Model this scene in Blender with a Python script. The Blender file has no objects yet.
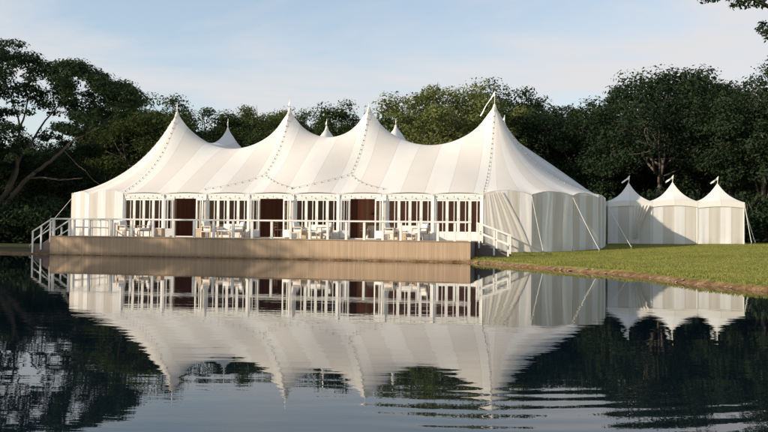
import bpy, math, random
import numpy as np
from mathutils import Vector, Matrix
R = math.radians
rng = np.random.default_rng(7)
random.seed(7)
scene = bpy.context.scene
COL = scene.collection

# ------------------------------------------------------------------ camera
CAM_Z = 1.22
F_PX = 810.0
cd = bpy.data.cameras.new('camera')
cam = bpy.data.objects.new('camera', cd); COL.objects.link(cam)
cd.sensor_width = 36.0; cd.lens = 36.0 * F_PX / 768.0
cd.clip_start = 0.1; cd.clip_end = 3000
cam.matrix_world = (Matrix.Translation((0, 0, CAM_Z)) @ Matrix.Rotation(R(90 + 1.30), 4, 'X')
                    @ Matrix.Rotation(0.0120, 4, 'Z'))
scene.camera = cam
scene.render.resolution_x = 1024; scene.render.resolution_y = 576

# ------------------------------------------------------------------ light
TA = math.atan(181 / 810.0)                 # yaw of the tent's long side
ca, sa = math.cos(TA), math.sin(TA)
SUN_EL = R(20.5)
sx, sy = -0.924, -0.381                     # horizontal direction towards the sun
sl = math.hypot(sx, sy); sx /= sl; sy /= sl
sdir = Vector((sx * math.cos(SUN_EL), sy * math.cos(SUN_EL), math.sin(SUN_EL)))
ld = bpy.data.lights.new('sun', 'SUN'); ld.energy = 3.3; ld.angle = R(0.6); ld.color = (1.0, 0.86, 0.69)
sun = bpy.data.objects.new('sun', ld); COL.objects.link(sun)
sun.rotation_euler = (-sdir).to_track_quat('-Z', 'Y').to_euler()
sun.location = (-60, -20, 50)

world = bpy.data.worlds.new('World'); scene.world = world; world.use_nodes = True
wn = world.node_tree.nodes; wl = world.node_tree.links
wn.clear()
wo = wn.new('ShaderNodeOutputWorld'); bg = wn.new('ShaderNodeBackground')
sky = wn.new('ShaderNodeTexSky'); sky.sky_type = 'NISHITA'; sky.sun_disc = False
sky.sun_elevation = SUN_EL; sky.sun_rotation = math.atan2(sx, sy)
sky.air_density = 1.0; sky.dust_density = 1.2; sky.ozone_density = 1.0
bg.inputs['Strength'].default_value = 0.15
tc = wn.new('ShaderNodeTexCoord')
sep = wn.new('ShaderNodeSeparateXYZ'); wl.new(tc.outputs['Generated'], sep.inputs[0])
def wmath(op, a, b=None, clamp=False):
    n = wn.new('ShaderNodeMath'); n.operation = op; n.use_clamp = clamp
    for i, x in enumerate((a, b)):
        if x is None: continue
        if isinstance(x, (int, float)): n.inputs[i].default_value = x
        else: wl.new(x, n.inputs[i])
    return n.outputs[0]
zz = wmath('ADD', wmath('MAXIMUM', sep.outputs[2], 0.0), 0.22)
cmb = wn.new('ShaderNodeCombineXYZ')
wl.new(wmath('DIVIDE', sep.outputs[0], zz), cmb.inputs[0])
wl.new(wmath('DIVIDE', sep.outputs[1], zz), cmb.inputs[1])
mp = wn.new('ShaderNodeMapping'); mp.inputs['Scale'].default_value = (1.1, 1.6, 1.0)
mp.inputs['Location'].default_value = (3.6, 0.9, 0.0); mp.inputs['Rotation'].default_value = (0, 0, R(18))
wl.new(cmb.outputs[0], mp.inputs['Vector'])
n1 = wn.new('ShaderNodeTexNoise'); n1.inputs['Scale'].default_value = 1.0; n1.inputs['Detail'].default_value = 7
n1.inputs['Roughness'].default_value = 0.55; n1.inputs['Distortion'].default_value = 0.5
wl.new(mp.outputs[0], n1.inputs['Vector'])
cr = wn.new('ShaderNodeValToRGB'); cr.color_ramp.elements[0].position = 0.38; cr.color_ramp.elements[1].position = 0.62
cr.color_ramp.elements[1].color = (0.92, 0.92, 0.92, 1); cr.color_ramp.elements[0].color = (0.25, 0.25, 0.25, 1)
wl.new(n1.outputs['Fac'], cr.inputs[0])
low = wmath('SUBTRACT', 0.56, wmath('MULTIPLY', sep.outputs[2], 1.9), True)   # thin haze near the horizon
hi = wmath('SUBTRACT', 1.85, wmath('MULTIPLY', sep.outputs[2], 3.3), True)
hi = wmath('MAXIMUM', hi, 0.30)
fac = wmath('MULTIPLY', wmath('MAXIMUM', cr.outputs[0], low), hi)
mixc = wn.new('ShaderNodeMix'); mixc.data_type = 'RGBA'
tint = wn.new('ShaderNodeMix'); tint.data_type = 'RGBA'; tint.blend_type = 'MULTIPLY'; tint.inputs[0].default_value = 1.0
wl.new(sky.outputs[0], tint.inputs[6]); tint.inputs[7].default_value = (0.80, 0.83, 0.81, 1)
wl.new(fac, mixc.inputs[0]); wl.new(tint.outputs[2], mixc.inputs[6])
mixc.inputs[7].default_value = (3.15, 3.06, 3.08, 1)
wl.new(mixc.outputs[2], bg.inputs['Color']); wl.new(bg.outputs[0], wo.inputs[0])

scene.view_settings.view_transform = 'Standard'; scene.view_settings.look = 'None'
scene.view_settings.exposure = 0.72; scene.view_settings.gamma = 1.0
scene.view_settings.use_curve_mapping = False
scene.cycles.max_bounces = 8; scene.cycles.transparent_max_bounces = 8
scene.cycles.caustics_reflective = False; scene.cycles.caustics_refractive = False

# ------------------------------------------------------------------ materials
class NT:
    def __init__(s, name):
        s.m = bpy.data.materials.new(name); s.m.use_nodes = True
        s.n = s.m.node_tree.nodes; s.l = s.m.node_tree.links
        s.n.clear(); s.out = s.n.new('ShaderNodeOutputMaterial')
    def new(s, t, **kw):
        n = s.n.new(t)
        for k, v in kw.items():
            if k in n.inputs: n.inputs[k].default_value = v
            else: setattr(n, k, v)
        return n
    def link(s, a, b): s.l.new(a, b)
    def math(s, op, a, b=None, clamp=False):
        n = s.n.new('ShaderNodeMath'); n.operation = op; n.use_clamp = clamp
        for i, x in enumerate((a, b)):
            if x is None: continue
            if isinstance(x, (int, float)): n.inputs[i].default_value = x
            else: s.l.new(x, n.inputs[i])
        return n.outputs[0]
    def mix(s, f, a, b):
        n = s.n.new('ShaderNodeMix'); n.data_type = 'RGBA'
        for i, x in ((0, f), (6, a), (7, b)):
            if isinstance(x, (int, float)): n.inputs[i].default_value = x
            elif isinstance(x, tuple): n.inputs[i].default_value = (*x, 1) if len(x) == 3 else x
            else: s.l.new(x, n.inputs[i])
        return n.outputs[2]
    def noise(s, scale, detail=4, rough=0.55, vec=None, coord='Object', sc=None):
        tc = s.n.new('ShaderNodeTexCoord'); v = vec or tc.outputs[coord]
        if sc:
            m = s.n.new('ShaderNodeMapping'); m.inputs['Scale'].default_value = sc; s.l.new(v, m.inputs[0]); v = m.outputs[0]
        n = s.n.new('ShaderNodeTexNoise'); n.inputs['Scale'].default_value = scale
        n.inputs['Detail'].default_value = detail; n.inputs['Roughness'].default_value = rough
        s.l.new(v, n.inputs['Vector']); return n.outputs['Fac']
    def ramp(s, f, stops):
        n = s.n.new('ShaderNodeValToRGB'); e = n.color_ramp.elements
        while len(e) < len(stops): e.new(0.5)
        for i, (p, c) in enumerate(stops):
            e[i].position = p; e[i].color = (*c, 1)
        s.l.new(f, n.inputs[0]); return n.outputs[0]
    def bump(s, h, strength, dist):
        b = s.n.new('ShaderNodeBump'); b.inputs['Strength'].default_value = strength; b.inputs['Distance'].default_value = dist
        s.l.new(h, b.inputs['Height']); return b.outputs[0]

def plain(name, col, rough=0.6, var=0.12, scale=6, spec=0.4, metallic=0.0, sc=None):
    t = NT(name); n = t.noise(scale, 5, 0.6, sc=sc)
    c = t.mix(n, tuple(x * (1 - var) for x in col), tuple(min(1, x * (1 + var)) for x in col))
    p = t.new('ShaderNodeBsdfPrincipled', Roughness=rough, Metallic=metallic)
    p.inputs['Specular IOR Level'].default_value = spec
    t.link(c, p.inputs['Base Color']); t.link(t.bump(n, 0.15, 0.01), p.inputs['Normal'])
    t.link(p.outputs[0], t.out.inputs[0]); return t.m

def cloth(name, a, b, period, phase=0.0, trans=0.25, axis=0, seam=True, wr=0.012):
    """striped sailcloth: UV.x is metres along the eave"""
    t = NT(name); uv = t.new('ShaderNodeUVMap'); s = t.new('ShaderNodeSeparateXYZ'); t.link(uv.outputs[0], s.inputs[0])
    q = t.math('DIVIDE', t.math('ADD', s.outputs[axis], phase), period)
    fr = t.math('FRACT', t.math('MULTIPLY', q, 0.5))
    st = t.math('GREATER_THAN', fr, 0.5)
    fq = t.math('FRACT', q)
    seamv = t.math('LESS_THAN', t.math('MINIMUM', fq, t.math('SUBTRACT', 1.0, fq)), 0.012 if seam else -1)
    n = t.noise(0.9, 5, 0.6); n2 = t.noise(7, 4, 0.6)
    base = t.mix(st, a, b)
    base = t.mix(t.math('MULTIPLY', seamv, 0.6), base, tuple(x * 0.70 for x in b))
    dirt = t.math('MULTIPLY', t.math('SUBTRACT', n, 0.38, True), 0.30)
    base = t.mix(dirt, base, (0.62, 0.57, 0.48))
    d = t.new('ShaderNodeBsdfDiffuse'); tr = t.new('ShaderNodeBsdfTranslucent')
    t.link(base, d.inputs[0]); t.link(t.mix(1.0, base, t.mix(0.5, base, (0.8, 0.68, 0.5))), tr.inputs[0])
    wn_ = t.noise(0.55, 3, 0.5, coord='Object', sc=(1.0, 1.0, 0.6))
    hgt = t.math('ADD', t.math('MULTIPLY', wn_, 3.0), n2)
    nb = t.bump(hgt, 0.5, wr); t.link(nb, d.inputs['Normal'])
    m = t.new('ShaderNodeMixShader'); m.inputs[0].default_value = trans
    t.link(d.outputs[0], m.inputs[1]); t.link(tr.outputs[0], m.inputs[2]); t.link(m.outputs[0], t.out.inputs[0])
    return t.m

M = {}
M['roof'] = cloth('roof_sailcloth', (0.87, 0.85, 0.80), (0.80, 0.76, 0.70), 1.275, 4.62, 0.24, wr=0.016)
M['wallcloth'] = cloth('wall_sailcloth', (0.86, 0.86, 0.85), (0.70, 0.67, 0.61), 0.6375, 0.0, 0.26)
M['smallroof'] = cloth('small_roof_cloth', (0.84, 0.83, 0.79), (0.78, 0.76, 0.71), 1.3, 0.0, 0.14)
M['sheer'] = cloth('drape_cloth', (0.80, 0.78, 0.73), (0.76, 0.73, 0.67), 0.5, 0, 0.30, seam=False)
M['white'] = plain('white_paint', (0.78, 0.76, 0.71), 0.45, 0.06, 4)
M['frame'] = plain('white_door_paint', (0.80, 0.79, 0.75), 0.4, 0.05, 4)
M['tan'] = plain('tan_wood', (0.46, 0.33, 0.20), 0.55, 0.2, 8)
M['loungewood'] = plain('lounge_wood', (0.58, 0.46, 0.33), 0.55, 0.15, 8)
M['pole'] = plain('pole_wood', (0.42, 0.30, 0.18), 0.5, 0.2, 8, sc=(1, 1, 0.1))
M['brownlit'] = plain('backdrop_lit', (0.44, 0.20, 0.14), 0.9, 0.3, 1.2, sc=(6, 1, 0.15))
M['brown'] = plain('backdrop_dim', (0.13, 0.052, 0.037), 0.9, 0.35, 1.2, sc=(6, 1, 0.15))
M['floor'] = plain('floor_wood', (0.22, 0.13, 0.08), 0.5, 0.3, 5, sc=(0.3, 4, 1))
M['cushion'] = plain('cushion_fabric', (0.70, 0.67, 0.62), 0.9, 0.05, 10)
M['linen'] = plain('table_linen', (0.74, 0.70, 0.64), 0.9, 0.06, 10)
M['rope'] = plain('white_rope', (0.78, 0.76, 0.70), 0.8, 0.1, 30)
M['cable'] = plain('black_cable', (0.07, 0.06, 0.05), 0.6, 0.1, 30)
M['bark'] = plain('bark', (0.095, 0.080, 0.066), 0.95, 0.45, 5, sc=(3, 3, 0.5), spec=0.1)
M['barkpale'] = plain('pale_bark', (0.125, 0.105, 0.09), 0.95, 0.4, 5, sc=(3, 3, 0.5), spec=0.1)
M['flag'] = plain('flag_cloth', (0.84, 0.83, 0.80), 0.8, 0.03, 10)
M['stone'] = plain('shore_stone', (0.30, 0.22, 0.15), 0.85, 0.35, 3)
M['metal'] = plain('stake_metal', (0.5, 0.5, 0.48), 0.4, 0.1, 20, metallic=0.7)

def bulbmat():
    t = NT('bulb_glass'); p = t.new('ShaderNodeBsdfPrincipled', Roughness=0.15)
    p.inputs['Base Color'].default_value = (0.35, 0.28, 0.20, 1); t.link(p.outputs[0], t.out.inputs[0]); return t.m
M['bulb'] = bulbmat()
def glassmat():
    t = NT('door_glass'); g = t.new('ShaderNodeBsdfGlossy', Roughness=0.02); g.inputs[0].default_value = (0.8, 0.8, 0.8, 1)
    tr = t.new('ShaderNodeBsdfTransparent'); tr.inputs[0].default_value = (0.88, 0.86, 0.84, 1)
    fr = t.new('ShaderNodeFresnel', IOR=1.25); m = t.new('ShaderNodeMixShader')
    t.link(fr.outputs[0], m.inputs[0]); t.link(tr.outputs[0], m.inputs[1]); t.link(g.outputs[0], m.inputs[2])
    t.link(m.outputs[0], t.out.inputs[0]); return t.m
M['glass'] = glassmat()

def boardmat(name, col, w, axis=0, strong=0.35):
    t = NT(name); tc = t.new('ShaderNodeTexCoord'); s = t.new('ShaderNodeSeparateXYZ'); t.link(tc.outputs['Object'], s.inputs[0])
    cell = t.math('FLOOR', t.math('DIVIDE', s.outputs[axis], w))
    wnz = t.new('ShaderNodeTexWhiteNoise', noise_dimensions='1D'); t.link(cell, wnz.inputs['W'])
    grain = t.noise(9, 5, 0.6, sc=(1, 1, 0.12) if axis == 0 else (0.12, 1, 1))
    big = t.noise(0.5, 3, 0.5)
    f = t.math('ADD', t.math('MULTIPLY', wnz.outputs[0], 0.45), t.math('ADD', t.math('MULTIPLY', grain, 0.4), t.math('MULTIPLY', big, 0.3)))
    c = t.mix(f, tuple(x * (1 - strong) for x in col), tuple(x * (1 + strong) for x in col))
    if name.startswith('skirt'):
        wet = t.new('ShaderNodeMapRange'); wet.inputs[1].default_value = 0.22; wet.inputs[2].default_value = 0.03
        t.link(t.math('ADD', s.outputs[2], t.math('MULTIPLY', t.math('SUBTRACT', grain, 0.5), 0.22)), wet.inputs[0])
        c = t.mix(t.math('MULTIPLY', wet.outputs[0], 0.6), c, (0.09, 0.075, 0.045))
    p = t.new('ShaderNodeBsdfPrincipled', Roughness=0.7); p.inputs['Specular IOR Level'].default_value = 0.25
    t.link(c, p.inputs['Base Color']); t.link(t.bump(grain, 0.3, 0.004), p.inputs['Normal'])
    t.link(p.outputs[0], t.out.inputs[0]); return t.m
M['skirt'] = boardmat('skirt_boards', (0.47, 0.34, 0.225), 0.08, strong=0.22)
M['deck'] = boardmat('deck_boards', (0.38, 0.29, 0.20), 0.14, axis=1)

def leafmat(name, lo, hi, tr=0.3):
    t = NT(name); oi = t.new('ShaderNodeObjectInfo'); geo = t.new('ShaderNodeNewGeometry')
    n = t.noise(0.55, 2, 0.5, coord='Object'); 
    f = t.math('ADD', t.math('MULTIPLY', n, 0.7), t.math('MULTIPLY', oi.outputs['Random'], 0.35))
    f = t.math('ADD', f, t.math('MULTIPLY', t.math('SUBTRACT', geo.outputs['Random Per Island'], 0.5), 0.4), True)
    c = t.mix(f, lo, hi)
    d = t.new('ShaderNodeBsdfDiffuse'); tl = t.new('ShaderNodeBsdfTranslucent')
    t.link(c, d.inputs[0]); t.link(t.mix(0.5, c, (hi[0] * 1.3, hi[1] * 1.4, hi[2] * 0.6)), tl.inputs[0])
    m = t.new('ShaderNodeMixShader'); m.inputs[0].default_value = tr
    t.link(d.outputs[0], m.inputs[1]); t.link(tl.outputs[0], m.inputs[2]); t.link(m.outputs[0], t.out.inputs[0]); return t.m
M['leaf'] = leafmat('leaves_green', (0.018, 0.030, 0.013), (0.072, 0.092, 0.034), 0.25)
M['leafdark'] = leafmat('leaves_dark', (0.013, 0.024, 0.015), (0.044, 0.064, 0.033), 0.22)
M['leaflight'] = leafmat('leaves_light', (0.060, 0.080, 0.030), (0.165, 0.185, 0.068))
M['blade'] = leafmat('grass_blades', (0.11, 0.135, 0.03), (0.31, 0.30, 0.085), 0.3)

def groundmat():
    t = NT('ground_cover'); tc = t.new('ShaderNodeTexCoord'); geo = t.new('ShaderNodeNewGeometry')
    s = t.new('ShaderNodeSeparateXYZ'); t.link(geo.outputs['Position'], s.inputs[0])
    a = t.noise(0.35, 5, 0.6); b = t.noise(3.0, 6, 0.65); c = t.noise(25, 4, 0.7)
    f = t.math('ADD', t.math('MULTIPLY', a, 0.5), t.math('ADD', t.math('MULTIPLY', b, 0.3), t.math('MULTIPLY', c, 0.3)))
    grass = t.ramp(f, [(0.38, (0.075, 0.11, 0.022)), (0.50, (0.135, 0.150, 0.030)), (0.62, (0.26, 0.225, 0.07))])
    soil = t.ramp(t.math('ADD', t.math('MULTIPLY', b, 0.5), t.math('MULTIPLY', c, 0.5)),
                  [(0.36, (0.06, 0.032, 0.016)), (0.50, (0.18, 0.105, 0.05)), (0.66, (0.36, 0.27, 0.16))])
    h = t.math('ADD', s.outputs[2], t.math('MULTIPLY', t.math('SUBTRACT', b, 0.5), 0.12))
    k = t.new('ShaderNodeMapRange'); k.inputs[1].default_value = 0.085; k.inputs[2].default_value = 0.12
    t.link(h, k.inputs[0])
    # leaf litter under the wood; tree shade on the left bank painted in too
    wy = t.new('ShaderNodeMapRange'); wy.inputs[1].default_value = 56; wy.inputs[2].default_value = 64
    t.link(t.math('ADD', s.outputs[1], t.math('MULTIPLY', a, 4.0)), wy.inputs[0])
    left_shade = t.new('ShaderNodeMapRange'); left_shade.inputs[1].default_value = -12; left_shade.inputs[2].default_value = -16
    t.link(s.outputs[0], left_shade.inputs[0])
    g2 = t.mix(t.math('MAXIMUM', wy.outputs[0], left_shade.outputs[0]), grass, (0.048, 0.050, 0.022))
    col = t.mix(k.outputs[0], soil, g2)
    p = t.new('ShaderNodeBsdfPrincipled', Roughness=0.95); p.inputs['Specular IOR Level'].default_value = 0.1
    t.link(col, p.inputs['Base Color']); t.link(t.bump(t.math('ADD', b, c), 0.6, 0.03), p.inputs['Normal'])
    t.link(p.outputs[0], t.out.inputs[0]); return t.m
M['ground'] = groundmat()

def watermat():
    t = NT('pond_water'); geo = t.new('ShaderNodeNewGeometry'); P = geo.outputs['Position']
    def nz(scale, sc, det=2, rot=0.0):
        m = t.new('ShaderNodeMapping'); m.inputs['Scale'].default_value = sc; m.inputs['Rotation'].default_value = (0, 0, rot)
        t.link(P, m.inputs[0])
        n = t.new('ShaderNodeTexNoise', Scale=scale, Detail=det, Roughness=0.5); t.link(m.outputs[0], n.inputs['Vector']); return n.outputs['Fac']
    swell = nz(1.0, (0.35, 1.1, 1), 2, 0.1)
    fine = nz(3.2, (0.45, 1.5, 1), 3, -0.12)
    far = nz(0.5, (0.5, 0.25, 1), 2)
    # concentric ripple spreading in the near right of the pond
    vs = t.new('ShaderNodeVectorMath', operation='SUBTRACT'); t.link(P, vs.inputs[0]); vs.inputs[1].default_value = (0.75, 11.0, 0)
    ln = t.new('ShaderNodeVectorMath', operation='LENGTH'); t.link(vs.outputs[0], ln.inputs[0])
    dist = ln.outputs['Value']
    ring = t.math('SINE', t.math('MULTIPLY', t.math('ADD', dist, t.math('MULTIPLY', swell, 0.35)), 2 * math.pi / 0.27))
    fall = t.new('ShaderNodeMapRange'); fall.interpolation_type = 'SMOOTHSTEP'
    fall.inputs[1].default_value = 3.2; fall.inputs[2].default_value = 4.4; t.link(dist, fall.inputs[0])
    fall2 = t.new('ShaderNodeMapRange'); fall2.interpolation_type = 'SMOOTHSTEP'
    fall2.inputs[1].default_value = 7.0; fall2.inputs[2].default_value = 5.5; t.link(dist, fall2.inputs[0])
    sxyz = t.new('ShaderNodeSeparateXYZ'); t.link(P, sxyz.inputs[0])
    rx = t.new('ShaderNodeMapRange'); rx.interpolation_type = 'SMOOTHSTEP'
    rx.inputs[1].default_value = -0.6; rx.inputs[2].default_value = 0.8; t.link(sxyz.outputs[0], rx.inputs[0])
    ry = t.new('ShaderNodeMapRange'); ry.interpolation_type = 'SMOOTHSTEP'
    ry.inputs[1].default_value = 6.9; ry.inputs[2].default_value = 5.9; t.link(sxyz.outputs[1], ry.inputs[0])
    rings = t.math('MULTIPLY', t.math('MULTIPLY', ring, ry.outputs[0]), t.math('MULTIPLY', fall2.outputs[0], rx.outputs[0]))
    calm = t.new('ShaderNodeMapRange'); calm.interpolation_type = 'SMOOTHSTEP'
    calm.inputs[1].default_value = 7.0; calm.inputs[2].default_value = 22.0; calm.inputs[3].default_value = 1.0; calm.inputs[4].default_value = 0.30
    t.link(sxyz.outputs[1], calm.inputs[0])
    patch = nz(0.22, (0.5, 1.0, 1), 2, 0.3)
    gust = t.new('ShaderNodeMapRange'); gust.inputs[1].default_value = 0.38; gust.inputs[2].default_value = 0.62; gust.inputs[3].default_value = 0.35; gust.inputs[4].default_value = 1.15
    t.link(patch, gust.inputs[0])
    h = t.math('ADD', t.math('MULTIPLY', swell, 0.0030), t.math('MULTIPLY', t.math('MULTIPLY', fine, gust.outputs[0]), 0.0014))
    h = t.math('MULTIPLY', h, calm.outputs[0])
    h = t.math('ADD', h, t.math('MULTIPLY', rings, 0.0006))
    bp = t.new('ShaderNodeBump'); bp.inputs['Strength'].default_value = 1.0; bp.inputs['Distance'].default_value = 1.0
    t.link(h, bp.inputs['Height'])
    # shader normal on a flat surface seen at grazing angles
    p = t.new('ShaderNodeBsdfPrincipled', Roughness=0.0, IOR=1.42)
    p.inputs['Base Color'].default_value = (0.003, 0.008, 0.012, 1)
    t.link(bp.outputs[0], p.inputs['Normal']); t.link(p.outputs[0], t.out.inputs[0]); return t.m
M['water'] = watermat()

# ------------------------------------------------------------------ helpers
def W(u, v, z=0.0):
    return Vector((u * ca + v * sa, -u * sa + v * ca, z))

class MB:
    def __init__(s): s.v = []; s.f = []; s.uv = []
    def add(s, vs, fs, uvs=None):
        o = len(s.v); s.v += [tuple(p) for p in vs]; s.f += [tuple(i + o for i in f) for f in fs]
        s.uv += uvs if uvs else [None] * len(fs)
        return s
    def box(s, x0, x1, y0, y1, z0, z1, m=None):
        vs = [Vector(p) for p in ((x0,y0,z0),(x1,y0,z0),(x1,y1,z0),(x0,y1,z0),(x0,y0,z1),(x1,y0,z1),(x1,y1,z1),(x0,y1,z1))]
        if m is not None: vs = [m @ p for p in vs]
        return s.add(vs, [(0,3,2,1),(4,5,6,7),(0,1,5,4),(1,2,6,5),(2,3,7,6),(3,0,4,7)])
    def rbox(s, x0, x1, y0, y1, z0, z1, r, m=None):
        """box with chamfered edges (cushions, soft things)"""
        import itertools
        cx, cy, cz = (x0+x1)/2, (y0+y1)/2, (z0+z1)/2; hx, hy, hz = (x1-x0)/2, (y1-y0)/2, (z1-z0)/2
        n = 6; vs = []; fs = []
        for i in range(n + 1):
            th = math.pi * i / n - math.pi / 2
            for j in range(4 * 3):
                ph = 2 * math.pi * (j + 0.5) / 12
                d = Vector((math.cos(th) * math.cos(ph), math.cos(th) * math.sin(ph), math.sin(th)))
                sg = (1 if d.x >= 0 else -1, 1 if d.y >= 0 else -1, 1 if d.z >= 0 else -1)
                p = Vector((cx + sg[0] * (hx - r) + d.x * r, cy + sg[1] * (hy - r) + d.y * r,
                            cz + (sg[2] * (hz - r) if abs(d.z) > 0.02 else 0) + d.z * r))
                vs.append(m @ p if m is not None else p)
        for i in range(n):
            for j in range(12):
                a = i * 12 + j; b = i * 12 + (j + 1) % 12
                fs.append((a, b, b + 12, a + 12))
        fs.append(tuple(range(11, -1, -1))); fs.append(tuple(n * 12 + j for j in range(12)))
        return s.add(vs, fs)
    def tube(s, pts, rads, n=8, cap=True):
        pts = [Vector(p) for p in pts]
        if isinstance(rads, (int, float)): rads = [rads] * len(pts)
        vs = []; fs = []; prev = None
        for i, p in enumerate(pts):
            d = (pts[min(i + 1, len(pts) - 1)] - pts[max(i - 1, 0)]); d = d.normalized() if d.length > 1e-9 else Vector((0, 0, 1))
            if prev is None:
                a = d.cross(Vector((0.13, 0.97, 0.2))); a.normalize()
            else:
                a = prev - d * prev.dot(d); a.normalize()
            prev = a; b = d.cross(a)
            for k in range(n):
                t = 2 * math.pi * k / n
                vs.append(p + (a * math.cos(t) + b * math.sin(t)) * rads[i])
        for i in range(len(pts) - 1):
            for k in range(n):
                q = i * n + k; r_ = i * n + (k + 1) % n
                fs.append((q, r_, r_ + n, q + n))
        if cap:
            fs.append(tuple(range(n - 1, -1, -1))); fs.append(tuple((len(pts) - 1) * n + k for k in range(n)))
        return s.add(vs, fs)
    def lathe(s, prof, n=20, c=(0, 0)):
        vs = []; fs = []
        for r, z in prof:
            for k in range(n):
                t = 2 * math.pi * k / n; vs.append((c[0] + r * math.cos(t), c[1] + r * math.sin(t), z))
        for i in range(len(prof) - 1):
            for k in range(n):
                a = i * n + k; b = i * n + (k + 1) % n; fs.append((a, b, b + n, a + n))
        return s.add(vs, fs)
    def build(s, name, mat, parent=None, smooth=False, off=(0, 0, 0)):
        me = bpy.data.meshes.new(name)
        if any(off): s.v = [(x - off[0], y - off[1], z - off[2]) for x, y, z in s.v]
        me.from_pydata(s.v, [], s.f)
        if any(u is not None for u in s.uv):
            ul = me.uv_layers.new(name='UVMap'); k = 0
            for f, uvs in zip(s.f, s.uv):
                for j in range(len(f)):
                    if uvs: ul.data[k].uv = uvs[j]
                    k += 1
        me.materials.append(mat)
        if smooth: me.polygons.foreach_set('use_smooth', [True] * len(me.polygons))
        me.update()
        o = bpy.data.objects.new(name, me); COL.objects.link(o)
        if parent is not None: o.parent = parent
        return o

def tag(o, label=None, cat=None, group=None, kind=None):
    if label: o['label'] = label
    if cat: o['category'] = cat
    if group: o['group'] = group
    if kind: o['kind'] = kind
    return o
def thing(name, loc, rz=0.0, label=None, cat=None, group=None):
    o = bpy.data.objects.new(name, None); COL.objects.link(o); o.empty_display_size = 0.2
    o.location = loc; o.rotation_euler = (0, 0, rz)
    return tag(o, label, cat, group)
def copy_tree(o, parent=None):
    c = o.copy(); COL.objects.link(c); c.parent = parent
    for ch in list(o.children): copy_tree(ch, c)
    return c
def sheet(mb, fn, ns, nt, uvf):
    """grid surface; fn(s,t)->point, uvf(s,t)->uv"""
    vs = [fn(i / ns, j / nt) for j in range(nt + 1) for i in range(ns + 1)]
    uv = [uvf(i / ns, j / nt) for j in range(nt + 1) for i in range(ns + 1)]
    fs = []; us = []
    for j in range(nt):
        for i in range(ns):
            a = j * (ns + 1) + i; q = (a, a + 1, a + ns + 2, a + ns + 1); fs.append(q); us.append([uv[k] for k in q])
    mb.add(vs, fs, us)

# ------------------------------------------------------------------ terrain and pond
PV = 36.30                       # front line of the deck
def shore_poly():
    pts = [W(-36, PV - 0.9), W(-33, PV - 0.35), W(-30, PV - 0.18), W(-27, PV - 0.12), W(-4.4, PV - 0.12)]
    pts = [(p.x, p.y) for p in pts]
    pts += [(4.35, 35.2), (4.95, 33.4), (5.65, 31.1), (6.6, 28.8), (7.55, 26.6), (8.0, 23.5), (8.2, 20.9), (8.8, 18.4), (9.6, 14.5), (10.4, 9), (10.8, 4),
            (9, 0.9), (3, 0.35), (-4, 0.5), (-16, 0.0), (-26, 4), (-31, 14), (-32.5, 27), (-30.5, 38)]
    return np.array(pts)
SH = shore_poly()
def shore_dist(X, Y):
    """signed distance, positive on land"""
    P = np.stack([X.ravel(), Y.ravel()], 1); A = SH; B = np.roll(SH, -1, 0)
    best = np.full(len(P), 1e9); inside = np.zeros(len(P), bool)
    for a, b in zip(A, B):
        d = b - a; t = np.clip(((P - a) @ d) / (d @ d), 0, 1)
        q = a + t[:, None] * d; best = np.minimum(best, np.hypot(*(P - q).T))
        c = ((a[1] > P[:, 1]) != (b[1] > P[:, 1]))
        with np.errstate(divide='ignore', invalid='ignore'):
            xi = (b[0] - a[0]) * (P[:, 1] - a[1]) / (b[1] - a[1]) + a[0]
        inside ^= c & (P[:, 0] < xi)
    return np.where(inside, -best, best).reshape(X.shape)
def vnoise(X, Y, s, seed=0):
    r = np.random.default_rng(seed); g = r.random((64, 64))
    x = X / s; y = Y / s; xi = np.floor(x).astype(int); yi = np.floor(y).astype(int); fx = x - xi; fy = y - yi
    fx = fx * fx * (3 - 2 * fx); fy = fy * fy * (3 - 2 * fy)
    G = lambda a, b: g[a % 64, b % 64]
    return (G(xi, yi) * (1 - fx) + G(xi + 1, yi) * fx) * (1 - fy) + (G(xi, yi + 1) * (1 - fx) + G(xi + 1, yi + 1) * fx) * fy - 0.5
def ground_z(X, Y):
    X = np.asarray(X, float); Y = np.asarray(Y, float)
    d = shore_dist(X, Y) + 0.35 * vnoise(X, Y, 1.7, 3) * (Y < 36) + 0.12 * vnoise(X, Y, 0.5, 4)
    hi = np.interp(d, [-8, -1.0, -0.12, 0.0, 0.16, 0.35, 1.2, 18, 40, 400], [-1.6, -0.5, -0.12, 0.0, 0.10, 0.15, 0.20, 0.82, 1.05, 1.5])
    lo = np.interp(d, [-8, -1.0, -0.12, 0.0, 0.25, 1.2, 18, 40, 400], [-1.6, -0.5, -0.12, 0.0, 0.06, 0.12, 0.35, 0.8, 1.4])
    side = np.clip((X + 14) / 14.0, 0, 1)          # the left bank is lower
    z = lo * (1 - side) + hi * side
    return z + np.where(d > 0.5, 0.05 * vnoise(X, Y, 3.5, 5), 0)
def lines(a, b, fine0, fine1, hf, growth=1.14):
    mid = list(np.arange(fine0, fine1 + 1e-6, hf)); up = [mid[-1]]; h = hf
    while up[-1] < b: h *= growth; up.append(up[-1] + h)
    dn = [mid[0]]; h = hf
    while dn[-1] > a: h *= growth; dn.append(dn[-1] - h)
    return np.array(sorted(dn[1:]) + mid + up[1:])
gx = lines(-900, 900, -34, 26, 0.28); gy = lines(-300, 1500, 14, 50, 0.22)
GX, GY = np.meshgrid(gx, gy); GZ = ground_z(GX, GY)
me = bpy.data.meshes.new('ground')
nx, ny = len(gx), len(gy)
vv = np.stack([GX.ravel(), GY.ravel(), GZ.ravel()], 1)
idx = (np.arange(ny - 1)[:, None] * nx + np.arange(nx - 1)[None, :]).ravel()
ff = np.stack([idx, idx + 1, idx + nx + 1, idx + nx], 1)
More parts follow.
